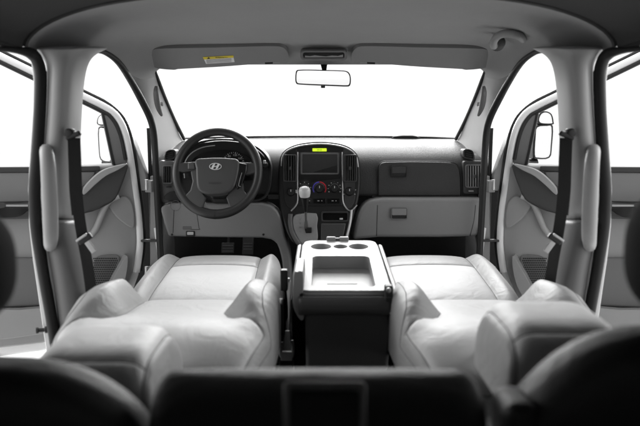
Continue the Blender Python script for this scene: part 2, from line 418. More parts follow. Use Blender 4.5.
    # grab handle on the pillar
    pth = [(46, 150, 1.955), (46.5, 152, 1.92), (48, 165, 1.90), (49.3, 190, 1.895), (50.3, 215, 1.895), (50.8, 235, 1.90), (50.5, 243, 1.925), (50.2, 246, 1.96)]
    m = MB().tube([mir(P(*q), sd) for q in pth], lambda t: .0165+.004*math.sin(math.pi*min(1, max(0, t))), 12); obj('grab_handle', m, TRIM, van)
    # front and sliding door header trim above door glass, cant rail edge
    m = MB().tube([(sd*.795, y, 1.508) for y in (.6, 1.2, 1.6, 1.9)], .008, 8); obj('roof_edge_seal', m, RUB, van)
# roof grab handle above the passenger door
m = MB().tube([P(*q) for q in ((494, 46, 2.40), (493.5, 43, 2.375), (496, 37.5, 2.35), (502, 34, 2.33), (510, 33.5, 2.30), (517, 35, 2.28), (521, 37, 2.29), (523, 39, 2.33))], lambda t: .0125, 12)
obj('roof_grab_handle', m, DOORT, van)
m = MB().lathe(P(497, 44.5, 2.43), (-.4, -1, -.6), [(0, -.02), (.026, -.02), (.024, .0), (.012, .008), (0, .009)], 20); obj('grab_handle_mount', m, TRIMK, van)
# dome lamp
lamp_o = rrect(300, 50.5, 347.5, 60.5, 4)
fr = [P(u, v, 2.66) for u, v in lamp_o]; inn = [P(u, v, 2.66) for u, v in rrect(303, 52.5, 344.5, 58, 2)]
obj('dome_lamp_frame', MB().ring(fr, inn, (0, .06, .02)), VIS, van, bevel=.003)
m = MB().prism([P(u, v, 2.672) for u, v in rrect(303, 52.5, 344.5, 58, 2)], (0, .04, .012)); lampo = obj('dome_lamp', m, TRIMK, van, bevel=.002)
m = MB().prism([P(u, v, 2.668) for u, v in ((305, 55.5), (310, 56), (315, 55.2), (320, 55.8), (326, 56.3), (332, 55.4), (338, 55.8), (343, 54.5), (343, 57.2), (305, 57.4))], (0, .003, 0)); obj('lens', m, LAMP, lampo)

# ------------------------------------------------------------------ open front doors
PHI = R(64)
HN = Vector((-.755, 3.0, 0)); DN = Vector((math.cos(PHI), -math.sin(PHI), 0)); DD = Vector((-math.sin(PHI), -math.cos(PHI), 0))
def door(sd, label, mirror_px):
    base = mir(HN+Vector((0, 0, .45)), sd)
    t = thing('front_door', label, 'car door', base, 'open front doors')
    def D(u, v, off=0.0): return mir(PL(u, v, HN+DN*off, DN), sd)
    def S(s, z, off=0.0): q = HN+DD*s+DN*off; return mir(Vector((q.x, q.y, z)), sd)
    nrm = mir(DN, sd)
    # painted outer skin below the window
    sk = [D(136, 163, -.03), D(141, 200, -.03), D(142, 245, -.03), D(139, 275, -.03), D(128, 306, -.03), D(100, 330, -.03), D(42, 352, -.03), D(-10, 358.5, -.03)]
    o = obj('door_skin', MB().prism(sk+[S(1.02, .47, -.03), S(1.05, .9, -.03), S(1.05, D(0, 166, -.03).z, -.03)], -nrm*.05), PAINT, t, bevel=.012)
    # trim carrier
    tr = [D(132, 165), D(136.5, 200), D(137.5, 243), D(134, 270), D(124, 298), D(98, 324), D(42, 344), D(-10, 350)]
    obj('trim_panel', MB().prism(tr+[S(1.0, .50), S(1.0, D(0, 168).z)], -nrm*.032), DOORT, t, bevel=.012, seg=4)
    # window frame: black seal, paint band, black seal
    def band(u, v, d): return (u, v+d)
    line = [(-60, 27), (0, 56.5), (34, 73), (84, 97), (104, 107), (114, 114), (121, 124), (126, 138), (130, 158), (134, 185), (138, 215), (139.5, 245), (136, 272)]
    pth = [D(u, v, -.012) for u, v in line]
    m = MB().tube(pth, lambda q: .0165, 12); obj('window_frame', m, PAINT, t)
    m = MB().tube([D(u+1.5, v-4.6, -.03) for u, v in line[:5]]+[D(u+4.2, v-1.5, -.03) for u, v in line[5:]], .010, 8); obj('outer_seal', m, RUB, t)
    m = MB().tube([D(u-1.5, v+4.8, -.004) for u, v in line[:5]]+[D(u-4.6, v+1.6, -.004) for u, v in line[5:9]], .009, 8); obj('inner_seal', m, RUB, t)
    m = MB().grid([[D(-60, 30, -.02), D(0, 60, -.02), D(60, 90, -.02), D(104, 112, -.02)], [D(-60, 172, -.02), D(0, 169, -.02), D(60, 168, -.02), D(124, 166, -.02)]]); obj('window_pane', m, GLASS, t)
    # sail panel
    m = MB().prism([D(u, v, .0) for u, v in smooth2([(103.5, 114), (108, 113), (116, 119), (121, 129), (124.5, 145), (127, 164), (114, 165), (109, 138)], 2)], -nrm*.02)
    sp = obj('sail_panel', m, TRIMD, t, bevel=.006)
    m = MB().prism([D(u, v, .004) for u, v in ((101.5, 113), (103.8, 113), (115.6, 165), (112.6, 165))], -nrm*.02); obj('quarter_bar', m, RUB, sp, bevel=.002)
    # window ledge and the bright strip under it
    m = MB().prism([D(u, v, .016) for u, v in ((-80, 167.5), (40, 167), (100, 166), (100, 171), (40, 172.5), (-80, 173))], -nrm*.03); obj('window_ledge', m, TRIMK, t, bevel=.004)
    m = MB().prism([D(u, v, .010) for u, v in ((-80, 173), (96, 171.5), (90, 186), (70, 201), (-80, 204.5))], -nrm*.03); obj('upper_trim', m, TRIMM, t, bevel=.006)
    # sculpted dark armrest wing running to the window corner
    wing = smooth2([(128.5, 163.5), (116, 166), (104, 170), (94, 177), (84, 187), (60, 196), (30, 203), (-20, 205), (-80, 206), (-80, 222), (-20, 220), (30, 219), (70, 216), (88, 213), (104, 207), (116, 199), (122, 186), (126, 175)], 3)
    top = [D(u, v, .060 if u < 95 else .05) for u, v in wing]
    w_ = obj('armrest', MB().prism(top, -nrm*.07), TRIMK, t, bevel=.018, seg=4)
    m = MB().prism([D(u, v, .078) for u, v in smooth2([(127, 164), (114, 166.5), (103, 170.5), (94, 177), (84, 188), (84, 195), (95, 185), (106, 176), (118, 170)], 3)], -nrm*.03)
    obj('armrest_cap', m, DOORT, w_, bevel=.006)
    m = MB().prism([D(u, v, .066) for u, v in ((-60, 205.2), (28, 204.8), (28, 206.6), (-60, 207))], -nrm*.012); obj('chrome_strip', m, SILV, w_, bevel=.001)
    m = MB().prism([D(u, v, .064) for u, v in smooth2([(-50, 208), (27, 207.5), (26, 212), (20, 216), (8, 218), (-50, 218)], 3)], -nrm*.012); obj('switch_panel', m, BLKG, w_, bevel=.003)
    m = MB().prism([D(u, v, .070) for u, v in smooth2([(-9, 203.5), (4, 203), (5, 207.5), (-8, 208.5)], 3)], -nrm*.012); obj('door_handle', m, TRIMK, w_, bevel=.003)
    # S shaped moulding ridge (pull grip) on the trim
    pth = [D(u, v, o_) for u, v, o_ in ((119, 196, .035), (112, 199, .03), (106, 205, .028), (101, 216, .022), (96, 228, .012), (90, 236, .0))]
    m = MB().tube(pth, .013, 10); obj('pull_grip', m, TRIM, t)
    m = MB().prism([D(u, v, .012) for u, v in smooth2([(108, 203), (116, 199), (125, 196), (133, 205), (134.5, 228), (122, 222), (114, 214)], 3)], -nrm*.03); obj('grip_panel', m, DOORT, t, bevel=.014, seg=4)
    # speaker grille with its holes
    so = smooth2([(95, 262), (98, 257), (106, 255), (117, 255), (120, 259), (118.5, 272), (114, 288), (92, 290), (90, 278)], 2)
    spk = obj('speaker_grille', MB().prism([D(u, v, .008) for u, v in so], -nrm*.02), TRIMD, t, bevel=.003)
    m = MB()
    for i in range(13):
        for j in range(14):
            u = 94+i*1.85+(j % 2)*.9; v = 258.5+j*2.2
            if 93 < u < 117.5 - max(0, v-262)*.13: m.lathe(D(u, v, .0085), nrm, [(.0032, -.001), (.0032, .0004)], 6)
    obj('perforation', m, BLK, spk, smooth=False)
    # map pocket
    m = MB().prism([D(u, v, .052) for u, v in smooth2([(-60, 311), (20, 310), (70, 303), (103, 292), (115, 275), (125, 258), (128, 258), (126, 276), (119, 294), (100, 316), (42, 334), (-60, 342)], 3)], -nrm*.06); obj('map_pocket', m, DOORT, t, bevel=.014, seg=4)
    m = MB().prism([D(u, v, .02) for u, v in ((-60, 258), (38, 258), (46, 306), (-60, 311))], -nrm*.03); obj('lower_trim', m, TRIMD, t, bevel=.01)
    # hinges and check strap
    for v0 in (181, 268):
        m = MB().box(mir(P(150, v0+5, 2.99), sd), (.030, .06, .05)); h = obj('hinge', m, PAINTG, t, bevel=.004)
        m = MB().lathe(mir(P(146.5, v0-1.5, 2.965), sd), (0, 0, -1), [(.008, 0), (.009, .003), (.009, .04), (.007, .044)], 14); obj('hinge_pin', m, MET, h)
    m = MB().box(mir(P(149, 240.5, 3.0), sd), (.085, .02, .010)); obj('check_strap', m, BLK, t, bevel=.002)
    m = MB().prism([mir(P(u, v, 3.02), sd) for u, v in ((124.5, 121), (126, 121), (146, 176), (147, 190), (139, 190), (134, 160))], (0, .06, 0)); obj('door_edge', m, PAINTG, t, bevel=.006)
    # exterior mirror
    big, small, lean = mirror_px
    MN = Vector((-.06, -1, .02)).normalized(); M0 = HN+DD*.14
    def Q(u, v, o_): return mir(PL(u, v, M0+MN*(o_), MN), sd)
    nrm = mir(MN, sd)
    bo = smooth2(big, 3); cx = sum(a for a, _ in bo)/len(bo); cy = sum(b for _, b in bo)/len(bo)
    inb = [(cx+(a-cx)*.80, cy+(b-cy)*.91) for a, b in bo]
    mm = obj('mirror_housing', MB().prism([Q(u, v, -.08) for u, v in bo], -nrm*.08), BLK, t, bevel=.012)
    obj('mirror_glass', MB().prism([Q(u, v, -.0765) for u, v in inb], -nrm*.004), MIRR, mm, smooth=False)
    bo = smooth2(small, 3); cx = sum(a for a, _ in bo)/len(bo); cy = sum(b for _, b in bo)/len(bo)
    obj('wide_angle_housing', MB().prism([Q(u, v, -.08) for u, v in bo], -nrm*.07), BLK, mm, bevel=.008)
    obj('wide_angle_glass', MB().prism([Q(cx+(a-cx)*.76, cy+(b-cy)*.80, -.0765) for a, b in bo], -nrm*.004), MIRR, mm, smooth=False)
    m = MB().tube([D(119, 159, -.01), Q(112, 163, -.10), Q(104, 162, -.12)], .018, 10); obj('mirror_arm', m, BLK, t)
    return t
door(-1, "driver's front door swung wide open beside the steering wheel", ([(97.5, 128), (103, 126.5), (112, 127.5), (114, 140), (114, 160), (108, 163), (100, 160), (98, 148)], [(97, 118), (101, 114), (107, 114), (109, 120), (107, 125), (97, 125)], 0))
door(1, "passenger's front door swung wide open beside the glove box", ([(86.5, 126), (92, 124.5), (104, 126), (106, 136), (107, 156), (103, 159), (90, 158), (87.5, 146)], [(86, 122), (88, 114), (94, 111), (100, 113), (103, 120), (100, 124), (87, 124.5)], 0))

# ------------------------------------------------------------------ seat belts hanging on the door pillars
def belt(sd, label):
    t = thing('seat_belt', label, 'seat belt', mir(P(80, 285, 2.02), sd), 'seat belts hanging on the door pillars')
    pth = [(74.5, 138, 1.945), (75.5, 160, 1.935), (76.5, 190, 1.93), (79, 215, 1.93), (83, 240, 1.93), (87, 262, 1.94), (91, 290, 1.96), (94, 320, 1.98)]
    m = MB().strap([mir(P(*q), sd) for q in pth], Vector((.0125, .009*sd*-1, 0)), .0014); obj('webbing', m, WEB, t)
    m = MB().strap([mir(P(u-3.0, v, Y-.004), sd) for u, v, Y in pth[:4]], Vector((.008, .009*sd*-1, 0)), .0014); obj('webbing', m, WEB, t)
    g0 = mir(P(73.5, 135.5, 1.935), sd); tl = Matrix.Rotation(R(22*sd), 3, 'Y')
    m = MB().box(g0, (.044, .014, .014), tl); a = obj('belt_guide', m, BLK, t, bevel=.005)
    m = MB().lathe(mir(P(69.5, 133, 1.94), sd), (0, -1, 0), [(0, -.02), (.013, -.02), (.013, .008), (.009, .013), (0, .014)], 18); obj('guide_bolt_cap', m, BLK, a)
    g1 = mir(P(85, 239, 1.922), sd); tl = Matrix.Rotation(R(34*sd), 3, 'Y')
    m = MB().box(g1, (.042, .012, .018), tl); b = obj('belt_tongue', m, BLK, t, bevel=.004)
    m = MB().box(g1+tl @ Vector((-.004*sd*-1, -.005, .008)), (.036, .006, .007), tl); obj('tongue_slot', m, MET, b, bevel=.002)
    m = MB().box(g1+tl @ Vector((0, -.001, -.026)), (.016, .0035, .036), tl); obj('tongue_blade', m, MET, b, bevel=.002)
belt(-1, "black seat belt hanging on the door pillar beside the driver's seat")
belt(1, "black seat belt hanging on the door pillar beside the passenger's seat")

# ------------------------------------------------------------------ dashboard
dash = thing('dashboard', 'dark grey dashboard with air vents, glove boxes and centre stack under the windscreen', 'dashboard', (0, 3.2, .6))
tab = [(136.6, 3.56), (138.5, 3.46), (142, 3.34), (147, 3.24), (153, 3.165), (160, 3.12), (167, 3.10), (176, 3.092), (186, 3.088), (194, 3.085), (197, 3.09), (197.6, 3.2)]
us = [152+(488-152)*k/48 for k in range(49)]
rows = []
for v, Y in tab:
    row = []
    for u in us:
        x = (u-320)/168; far = max(0, 1-(v-136)/14)
        uu = 320+(u-320)*(1-.16*far*1.0) if far > 0 else u
        vv = v + (1.6*abs(x)**3 if v < 150 else 0) + .8*(1-abs(x))*0
        row.append(P(uu, vv, Y + .05*(1-x*x)*far - .0*abs(x)))
    rows.append(row)
obj('upper_pad', MB().grid(rows), DASH, dash, sub=1, ang=80)
m = MB().prism([P(u, v, 3.50) for u, v in ((391, 138.2), (394, 136.2), (402, 135.2), (412, 135.2), (417, 136), (421, 138.4))], (0, .03, 0)); obj('sensor_pod', m, BLK, dash, bevel=.004)
m = MB().tube([P(u, v, 3.52) for u, v in ((184, 138.6), (230, 137.2), (290, 136.6), (350, 136.6), (420, 137.2), (458, 138.8))], .006, 8); obj('pad_edge', m, BLK, dash)
def pan(pts, Y0, Y1=None, v0=0, v1=1):
    out = []
    for u, v in pts:
        Y = Y0 if Y1 is None else Y0+(Y1-Y0)*min(1, max(0, (v-v0)/(v1-v0)))
        out.append(P(u, v, Y))
    return out
# upper glove box lid
lid = [(378.5, 195.5), (378.5, 180), (378.7, 170), (379.6, 165.8), (381.8, 163.2), (386, 162.3), (410, 161.9), (440, 162.2), (452, 163), (456.5, 165.4), (459, 170), (460.2, 178), (460.6, 195.5)]
o = obj('upper_glove_lid', MB().prism(pan(lid, 3.079, 3.074, 160, 196), (0, .05, 0)), DASH, dash, bevel=.004)
m = MB().tube(pan([(378, 196), (377.7, 180), (378.2, 168), (381.5, 162.2), (390, 161.1), (420, 161), (446, 161.6), (456, 163.8), (460, 171), (461.4, 183), (461.5, 196)], 3.0875, 3.083, 160, 196), .0022, 6); obj('lid_gap', m, BLK, o)
def handle(parent, u0, v0, u1, v1, Y, mm, m2):
    h = obj('lid_handle', MB().ring(pan(rrect(u0, v0, u1, v1, 1.6), Y), pan(rrect(u0+.9, v0+.9, u1-.9, v1-.9, 1.1), Y), (0, .012, 0)), mm, parent, bevel=.001)
    obj('handle_recess', MB().prism(pan(rrect(u0+.8, v0+.8, u1-.8, v1-.8, 1.1), Y+.006), (0, .01, 0)), BLK, h)
    vm = v0+(v1-v0)*.64
    obj('handle_paddle', MB().prism(pan(rrect(u0+1, v0+1, u1-1, vm, .8), Y-.001), (0, .007, .004)), m2, h, bevel=.0015)
handle(o, 391, 166, 407, 177.5, 3.068, BLK, TRIMK)
# lower passenger panel: light, with glove box door
lowp = smooth2([(352, 240), (354.5, 228), (358, 215), (363, 206), (371, 200.2), (384, 198.2)], 2, closed=False)+[(440, 198.2), (484, 198.2), (484.5, 206), (482, 222), (478.5, 236.5), (440, 237.5), (378, 237.5)]
o = obj('lower_panel', MB().prism(pan(lowp, 3.015, 3.03, 198, 237), (0, .12, 0)), DASHL, dash, bevel=.034, seg=6)
def lpan(pts, off=0): return pan(pts, 3.015-off, 3.03-off, 198, 237)
m = MB().tube(lpan([(377.5, 205), (377, 220), (376.6, 236)], -.0005), .0016, 6); obj('door_gap', m, BLK, o)
m = MB().tube(lpan([(475.5, 205), (474, 220), (470, 236)], -.0005), .0016, 6); obj('door_gap', m, BLK, o)
handle(o, 391, 208, 407.5, 219.5, 3.012, TRIMD, DASHL)
m = MB().prism(pan([(268, 194.6), (282, 194.6), (282, 199), (268, 199)], 3.06)+[], (0, .1, 0)); obj('painted_shade_strip', m, BLK, dash)  # black strip painted as the shadow line under the upper pad
m = MB().prism(pan([(372, 195.5), (484, 195.5), (484, 200), (372, 200)], 3.085), (0, .1, 0)); obj('painted_shade_strip', m, BLK, dash)  # same painted shadow line on the passenger side
# side vents
def vent(parent, u0, v0, u1, v1, Y, n, tabu=None, r=2.0, fm=TRIMK, sm=TRIMD, name='air_vent', skew=0):
    sk = lambda pts: [(u+skew*(v-(v0+v1)/2), v) for u, v in pts]
    f = obj(name, MB().ring(pan(sk(rrect(u0, v0, u1, v1, r)), Y), pan(sk(rrect(u0+1.3, v0+1.3, u1-1.3, v1-1.3, r*.6)), Y), (0, .03, 0)), fm, parent, bevel=.002)
    obj('vent_recess', MB().prism(pan(sk(rrect(u0+.8, v0+.8, u1-.8, v1-.8, r*.6)), Y+.022), (0, .01, 0)), BLK, f)
    mm = MB()
    for k in range(n):
        u = u0+1.3+(u1-u0-2.6)*(k+.5)/n
        a = P(u+skew*(v0-(v0+v1)/2), v0+1.2, Y+.002); b = P(u+skew*(v1-(v0+v1)/2), v1-1.2, Y+.002)
        for q in (1,):
            wv = Vector((.0016, .0, 0)); dv = Vector((.004, .018, 0))
            mm.loft([[a-wv, a+wv, a+wv+dv, a-wv+dv], [b-wv, b+wv, b+wv+dv, b-wv+dv]])
    obj('louvre', mm, sm, f, bevel=.0006)
    if tabu:
        obj('vent_tab', MB().box(P(tabu, (v0+v1)/2, Y-.003), (.010, .012, .014)), TRIMK, f, bevel=.002)
    return f
pl = obj('vent_surround', MB().prism(pan(rrect(463.3, 161, 484.2, 194, 2.5), 3.074), (0, .04, 0)), DASH, dash, bevel=.003)
vent(dash, 465.5, 164.5, 483.3, 188, 3.065, 6, 475, 2.2, TRIMD, TRIM)
obj('vent_wheel', MB().box(P(471, 191, 3.07), (.022, .01, .006)), TRIM, pl, bevel=.002)
# round defroster outlets
def demist(px, py, sd):
    o_ = smooth2([(px-5, py-4.5), (px, py-5.6), (px+4.5, py-3.5), (px+6.2, py+2), (px+5.5, py+5.2), (px-1, py+4.6), (px-4.8, py+2)], 3)
    if sd < 0: o_ = [(2*px-u, v) for u, v in o_]
    cx = sum(u for u, v in o_)/len(o_); cy = sum(v for u, v in o_)/len(o_)
    f = obj('demister_vent', MB().ring(pan(o_, 3.095), pan([(cx+(u-cx)*.78, cy+(v-cy)*.78) for u, v in o_], 3.095), (0, .07, 0)), TRIMK, dash, bevel=.002)
    obj('vent_recess', MB().prism(pan([(cx+(u-cx)*.82, cy+(v-cy)*.82) for u, v in o_], 3.112), (0, .01, 0)), BLK, f)
    mm = MB()
    for k in range(4):
        v = py-2.6+k*2.0; mm.box(P(px+.6*sd, v, 3.102), (.034, .012, .0022), Matrix.Rotation(R(14*sd), 3, 'Y'))
    obj('louvre', mm, TRIMK, f)
demist(468.5, 154.6, 1); demist(170.5, 155.2, -1)
# driver side vent panel and lower panel
m = MB().prism(pan(smooth2([(158, 163), (164, 161), (174, 161.5), (176, 170), (176, 188), (184, 197), (182, 201.5), (170, 202), (162, 203), (159, 190)], 2), 3.07), (0, .06, 0)); pl = obj('vent_surround', m, TRIMD, dash, bevel=.005)
vent(dash, 162.3, 165.2, 172.5, 184, 3.058, 4, None, 1.6, TRIMD, TRIMK)
obj('vent_wheel', MB().box(P(169, 187, 3.06), (.022, .01, .006)), BLK, pl, bevel=.002)
m = MB().prism(pan(smooth2([(164, 199), (167, 193.5), (173, 191.5), (180, 194), (183, 199.5), (175, 202)], 2), 3.056), (0, .02, 0)); obj('switch_recess', m, BLK, pl, bevel=.003)
lowd = [(160, 209), (163, 205.5), (172, 203.6), (200, 203.2), (240, 203.2), (262, 203.4)]+smooth2([(270, 205.5), (277, 211), (281, 220), (285, 236), (289, 250), (291, 268), (292, 300), (284, 300), (283, 270), (281, 256), (277, 244), (271, 239.5)], 2, closed=False)+[(262, 238), (220, 237.5), (168.5, 236.5), (164.5, 225)]
o = obj('lower_panel', MB().prism(pan(lowd, 3.01, 3.02, 203, 237), (0, .12, 0)), DASHL, dash, bevel=.03, seg=6)
def dpan(pts, off=0): return pan(pts, 3.01-off, 3.02-off, 203, 237)
for ln in ([(195, 209), (197, 215), (199, 228), (199.5, 229.5), (190, 229.3)], [(174, 210), (173.5, 222), (173, 233)]): obj('panel_gap', MB().tube(dpan(ln, .0), .0013, 6, sub=2), BLK, o)
m = MB().tube(dpan([(175.5+5*math.cos(a*math.pi/8), 202.8+5*math.sin(a*math.pi/8)+3) for a in range(16)], -.0006), .0011, 6, closed=True, sub=2); obj('coin_ring', m, TRIMD, o)
m = MB().prism(dpan(rrect(182.5, 226.3, 191.5, 229.6, 1), .002), (0, .012, 0)); obj('pocket_latch', m, TRIMD, o, bevel=.002)
m = MB().prism(dpan(rrect(185.8, 231, 194.8, 236.8, 1), .004), (0, .02, 0)); hr = obj('bonnet_release', m, BLK, o, bevel=.002)
m = MB().prism(dpan(rrect(187, 232, 193.4, 235, .8), .010), (0, .012, 0)); obj('release_lever', m, LAMP, hr, bevel=.002)
for u, v in ((172.2, 234.5), (263.5, 234.5)): obj('screw_cap', MB().lathe(dpan([(u, v)], -.002)[0], (0, -1, 0), [(0, -.01), (.005, -.01), (.005, .003), (0, .0035)], 12), BLK, o)
# wings beside the gear console
wing = smooth2([(268, 205), (279, 207)], 1, closed=False)
# instrument binnacle
ho = smooth2([(175, 190), (174.5, 176), (176.5, 161), (184, 150), (196, 142.6), (210, 139.4), (226, 138.6), (242, 140.6), (256, 146), (266, 154.5), (271, 165), (271.5, 178), (269, 192), (262, 200), (240, 203), (200, 203), (180, 199)], 3)
hi = [(222.5+(u-222.5)*.95, 173+(v-173)*.945) for u, v in ho]
bn = obj('instrument_hood', MB().ring(pan(ho, 3.03), pan(hi, 3.045), (0, .12, 0)), TRIMK, dash, bevel=.005, seg=4)
obj('hood_recess', MB().prism(pan([(222.5+(u-222.5)*.93, 173+(v-173)*.93) for u, v in ho], 3.098), (0, .01, 0)), BLK, bn)
m = MB().tube(pan([(184.5, 178), (184, 168), (186.5, 159), (193, 152), (203, 147.3), (215, 145.4)], 3.032), .0025, 6); obj('hood_trim', m, SILV, bn)
face = obj('gauge_face', MB().prism(pan(smooth2([(188, 180), (188, 168), (194, 158), (206, 152), (222, 150), (238, 152), (250, 158), (256, 168), (256, 180)], 2), 3.085), (0, .006, 0)), BLKG, bn)
def gauge(cx, cy, r, n, a0, a1, parent, big):
    mm = MB()
    for k in range(n):
        a = R(a0+(a1-a0)*k/(n-1)); c, s_ = math.cos(a), math.sin(a); L = .86 if k % 2 == 0 else .92
        p0 = P(cx+r*c, cy-r*s_, 3.083); p1 = P(cx+r*L*c, cy-r*L*s_, 3.083); d = (p1-p0).normalized(); q = Vector((-d.z, 0, d.x))*(.0012 if k % 2 == 0 else .0007)
        mm.prism([p0-q, p0+q, p1+q, p1-q], (0, .001, 0))
    obj('gauge_scale', mm, WHT, parent, smooth=False)
    if big:
        for k in range(0, n, 4):
            a = R(a0+(a1-a0)*k/(n-1)); p = P(cx+r*.72*math.cos(a), cy-r*.72*math.sin(a), 3.0828)
            text('gauge_number', str(k*10), .0125, LAMP, parent, p, (R(90), 0, 0))
gauge(233.5, 162.5, 10.5, 23, 215, -35, face, True); gauge(208, 165.5, 7.5, 17, 215, -35, face, False); gauge(252, 166, 4.5, 7, 150, 30, face, False); gauge(193, 166, 4.5, 7, 150, 30, face, False)
for cx, cy, r, a in ((233.5, 162.5, 9, 200), (208, 165.5, 6.4, 210)):
    p0 = P(cx, cy, 3.081); p1 = P(cx+r*math.cos(R(a)), cy-r*math.sin(R(a)), 3.081); q = Vector((0, 0, .0011)); obj('needle', MB().prism([p0-q, p0+q, p1], (0, .0008, 0)), LAMP, face, smooth=False)
m = MB().lathe(P(265, 165, 3.02), (0, -1, 0), [(0, -.03), (.014, -.03), (.014, .0), (.010, .006), (0, .006)], 20); ig = obj('ignition_lock', m, BLK, dash)
m = MB().box(P(264.5, 162, 3.008), (.012, .012, .016)); obj('ignition_key', m, SILV, ig, bevel=.003)
# ---- centre stack
co = smooth2([(283, 222), (279.5, 205), (278, 185), (278.5, 165), (281, 154.5), (287, 148.2), (297, 144), (309, 141.9), (320, 141.3), (331, 141.9), (343, 144.2), (352, 148.5), (358, 155), (360.3, 166), (360.5, 185), (358, 203), (352, 224), (347, 244), (335, 246), (300, 246), (289, 238)], 3)
st = obj('centre_stack', MB().prism(pan(co, 3.055, 3.0, 180, 246), (0, .2, 0)), BLK, dash, bevel=.012, seg=4)
def cs(pts, off=0): return pan(pts, 3.055-off, 3.0-off, 180, 246)
m = MB().tube(cs([(281.5, 166), (282.5, 157), (287, 151), (297, 146.7), (309, 144.6), (320, 144), (331, 144.6), (343, 147), (352, 151.6), (356.6, 158), (358, 167)], .003), .0035, 8); obj('arch_trim', m, SILV, st)
for uu in ((300.2, 182), (341.5, 182)):
    pass
m = MB().tube(cs([(297.8, 152), (297.5, 175), (297.5, 190), (297.2, 203), (291, 211)], .004), .0032, 8).tube(cs([(342.2, 152), (342.5, 175), (342.8, 190), (343.4, 203), (350, 211), (357, 205)], .004), .0032, 8); obj('side_trim', m, SILV, st)
ar = obj('vent_panel', MB().prism(cs(smooth2([(283, 190), (282, 170), (283.5, 157), (288, 151.5), (296.5, 148), (296.8, 170), (296.6, 203), (291, 209), (286, 204)], 2), .004), (0, .02, 0)), BLK, st, bevel=.003)
br = obj('vent_panel', MB().prism(cs(smooth2([(356, 190), (357, 170), (355.5, 157.5), (351, 152), (343.3, 148), (343.3, 170), (344, 203), (349.5, 209), (354, 203)], 2), .004), (0, .02, 0)), TRIMK, st, bevel=.003)
vent(st, 283.2, 154.5, 296.6, 182, 3.027, 4, 290, 1.8, TRIMK, TRIMK, skew=-.0)
vent(st, 343.4, 154.5, 357, 182, 3.027, 5, 350, 1.8, TRIMK, TRIMK)
sc_o = rrect(300.5, 152.6, 339, 174.4, 1.2)
sf = obj('radio', MB().prism(cs(rrect(298.8, 151.8, 341.2, 182.6, 1.5), .006), (0, .02, 0)), BLKG, st, bevel=.002)
obj('screen_frame', MB().ring(cs(sc_o, .0075), cs(rrect(302.2, 154.2, 337.4, 172.8, .6), .0075), (0, .004, 0)), TRIMD, sf, bevel=.0008)
obj('screen', MB().prism(cs(rrect(302.0, 154, 337.6, 173, .5), .0068), (0, .003, 0)), SCREEN, sf)
obj('clock_display', MB().prism(cs(rrect(312.5, 148.3, 326.6, 151.3, .4), .0085), (0, .004, 0)), GREEN, sf)
text('clock_digits', "88:88", .010, mat('dim_digits', (.33, .5, .02), .5), sf, cs([(319.5, 149.9)], .0092)[0], (R(90), 0, 0))
hp = obj('heater_panel', MB().prism(cs(smooth2([(298.5, 183.5), (341.5, 183.5), (342, 203), (338, 206), (302, 206), (298.2, 203)], 2), .005), (0, .02, 0)), BLK, st, bevel=.003)
def knob(u, v, r, off, parent, name='dial', mark=None):
    c = cs([(u, v)], off)[0]; k = r/F*3.05
    o_ = obj(name, MB().lathe(c, (0, -1, .05), [(0, -.005), (k, -.005), (k*.98, .004), (k*.82, .013), (k*.7, .016), (0, .016)], 28), BLK, parent)
    obj('dial_ring', MB().ring([c+Vector((k*1.14*math.cos(a*math.pi/16), .001, k*1.14*math.sin(a*math.pi/16))) for a in range(32)], [c+Vector((k*1.0*math.cos(a*math.pi/16), .001, k*1.0*math.sin(a*math.pi/16))) for a in range(32)], (0, .004, 0)), TRIMD, o_)
    obj('dial_mark', MB().box(c+Vector((0, -.0175, k*.4)), (.003, .002, k*.5)), WHT, o_, smooth=False)
    return o_
def ticks(u, v, r, parent, n=9, a0=210, a1=-30, ms=None):
    for k in range(n):
        a = R(a0+(a1-a0)*k/(n-1)); p = cs([(u+r*math.cos(a), v-r*math.sin(a))], .0066)[0]
        obj('dial_symbol', MB().box(p, (.0038, .001, .0038), Matrix.Rotation(-a, 3, 'Y')), ms or LAMP, parent, smooth=False)
def arc(u, v, r0, r1, a0, a1, parent, m_, name):
    n = 14; o_ = [(u+r1*math.cos(R(a0+(a1-a0)*k/n)), v-r1*math.sin(R(a0+(a1-a0)*k/n))) for k in range(n+1)]; i_ = [(u+r0*math.cos(R(a0+(a1-a0)*k/n)), v-r0*math.sin(R(a0+(a1-a0)*k/n))) for k in range(n+1)]
    obj(name, MB().prism(cs(o_+i_[::-1], .0066), (0, .001, 0)), m_, parent, smooth=False)
knob(304.5, 188.5, 4.2, .006, hp); ticks(304.5, 188.5, 6.2, hp, 7)
tk = knob(319.5, 188.5, 4.7, .006, hp); arc(319.5, 188.5, 6.0, 7.0, 215, 92, hp, BLU, 'cold_arc'); arc(319.5, 188.5, 6.0, 7.0, 88, -35, hp, RED, 'warm_arc')
knob(334.5, 188.5, 4.4, .006, hp); ticks(334.5, 188.5, 6.4, hp, 9)
knob(291, 192, 4.4, .006, ar); knob(349.4, 191.5, 4.6, .006, br); ticks(349.4, 191, 6.3, br, 7)
for u0, u1 in ((303, 311.5), (313, 325.8), (327.2, 340)):
    b_ = obj('push_button', MB().prism(cs(rrect(u0, 198.5, u1, 203.5, .6), .0085), (0, .008, 0)), BLKG, hp, bevel=.0012)
    obj('button_symbol', MB().box(cs([((u0+u1)/2-1, 200.8)], .0092)[0], (.008, .0008, .0025)).box(cs([((u0+u1)/2+2.4, 200.8)], .0092)[0], (.004, .0008, .0025)), LAMP, b_, smooth=False)
m = MB().box(cs([(296.6, 191.5)], .006)[0], (.009, .006, .014)); obj('stack_switch', m, WHT, ar, bevel=.001)
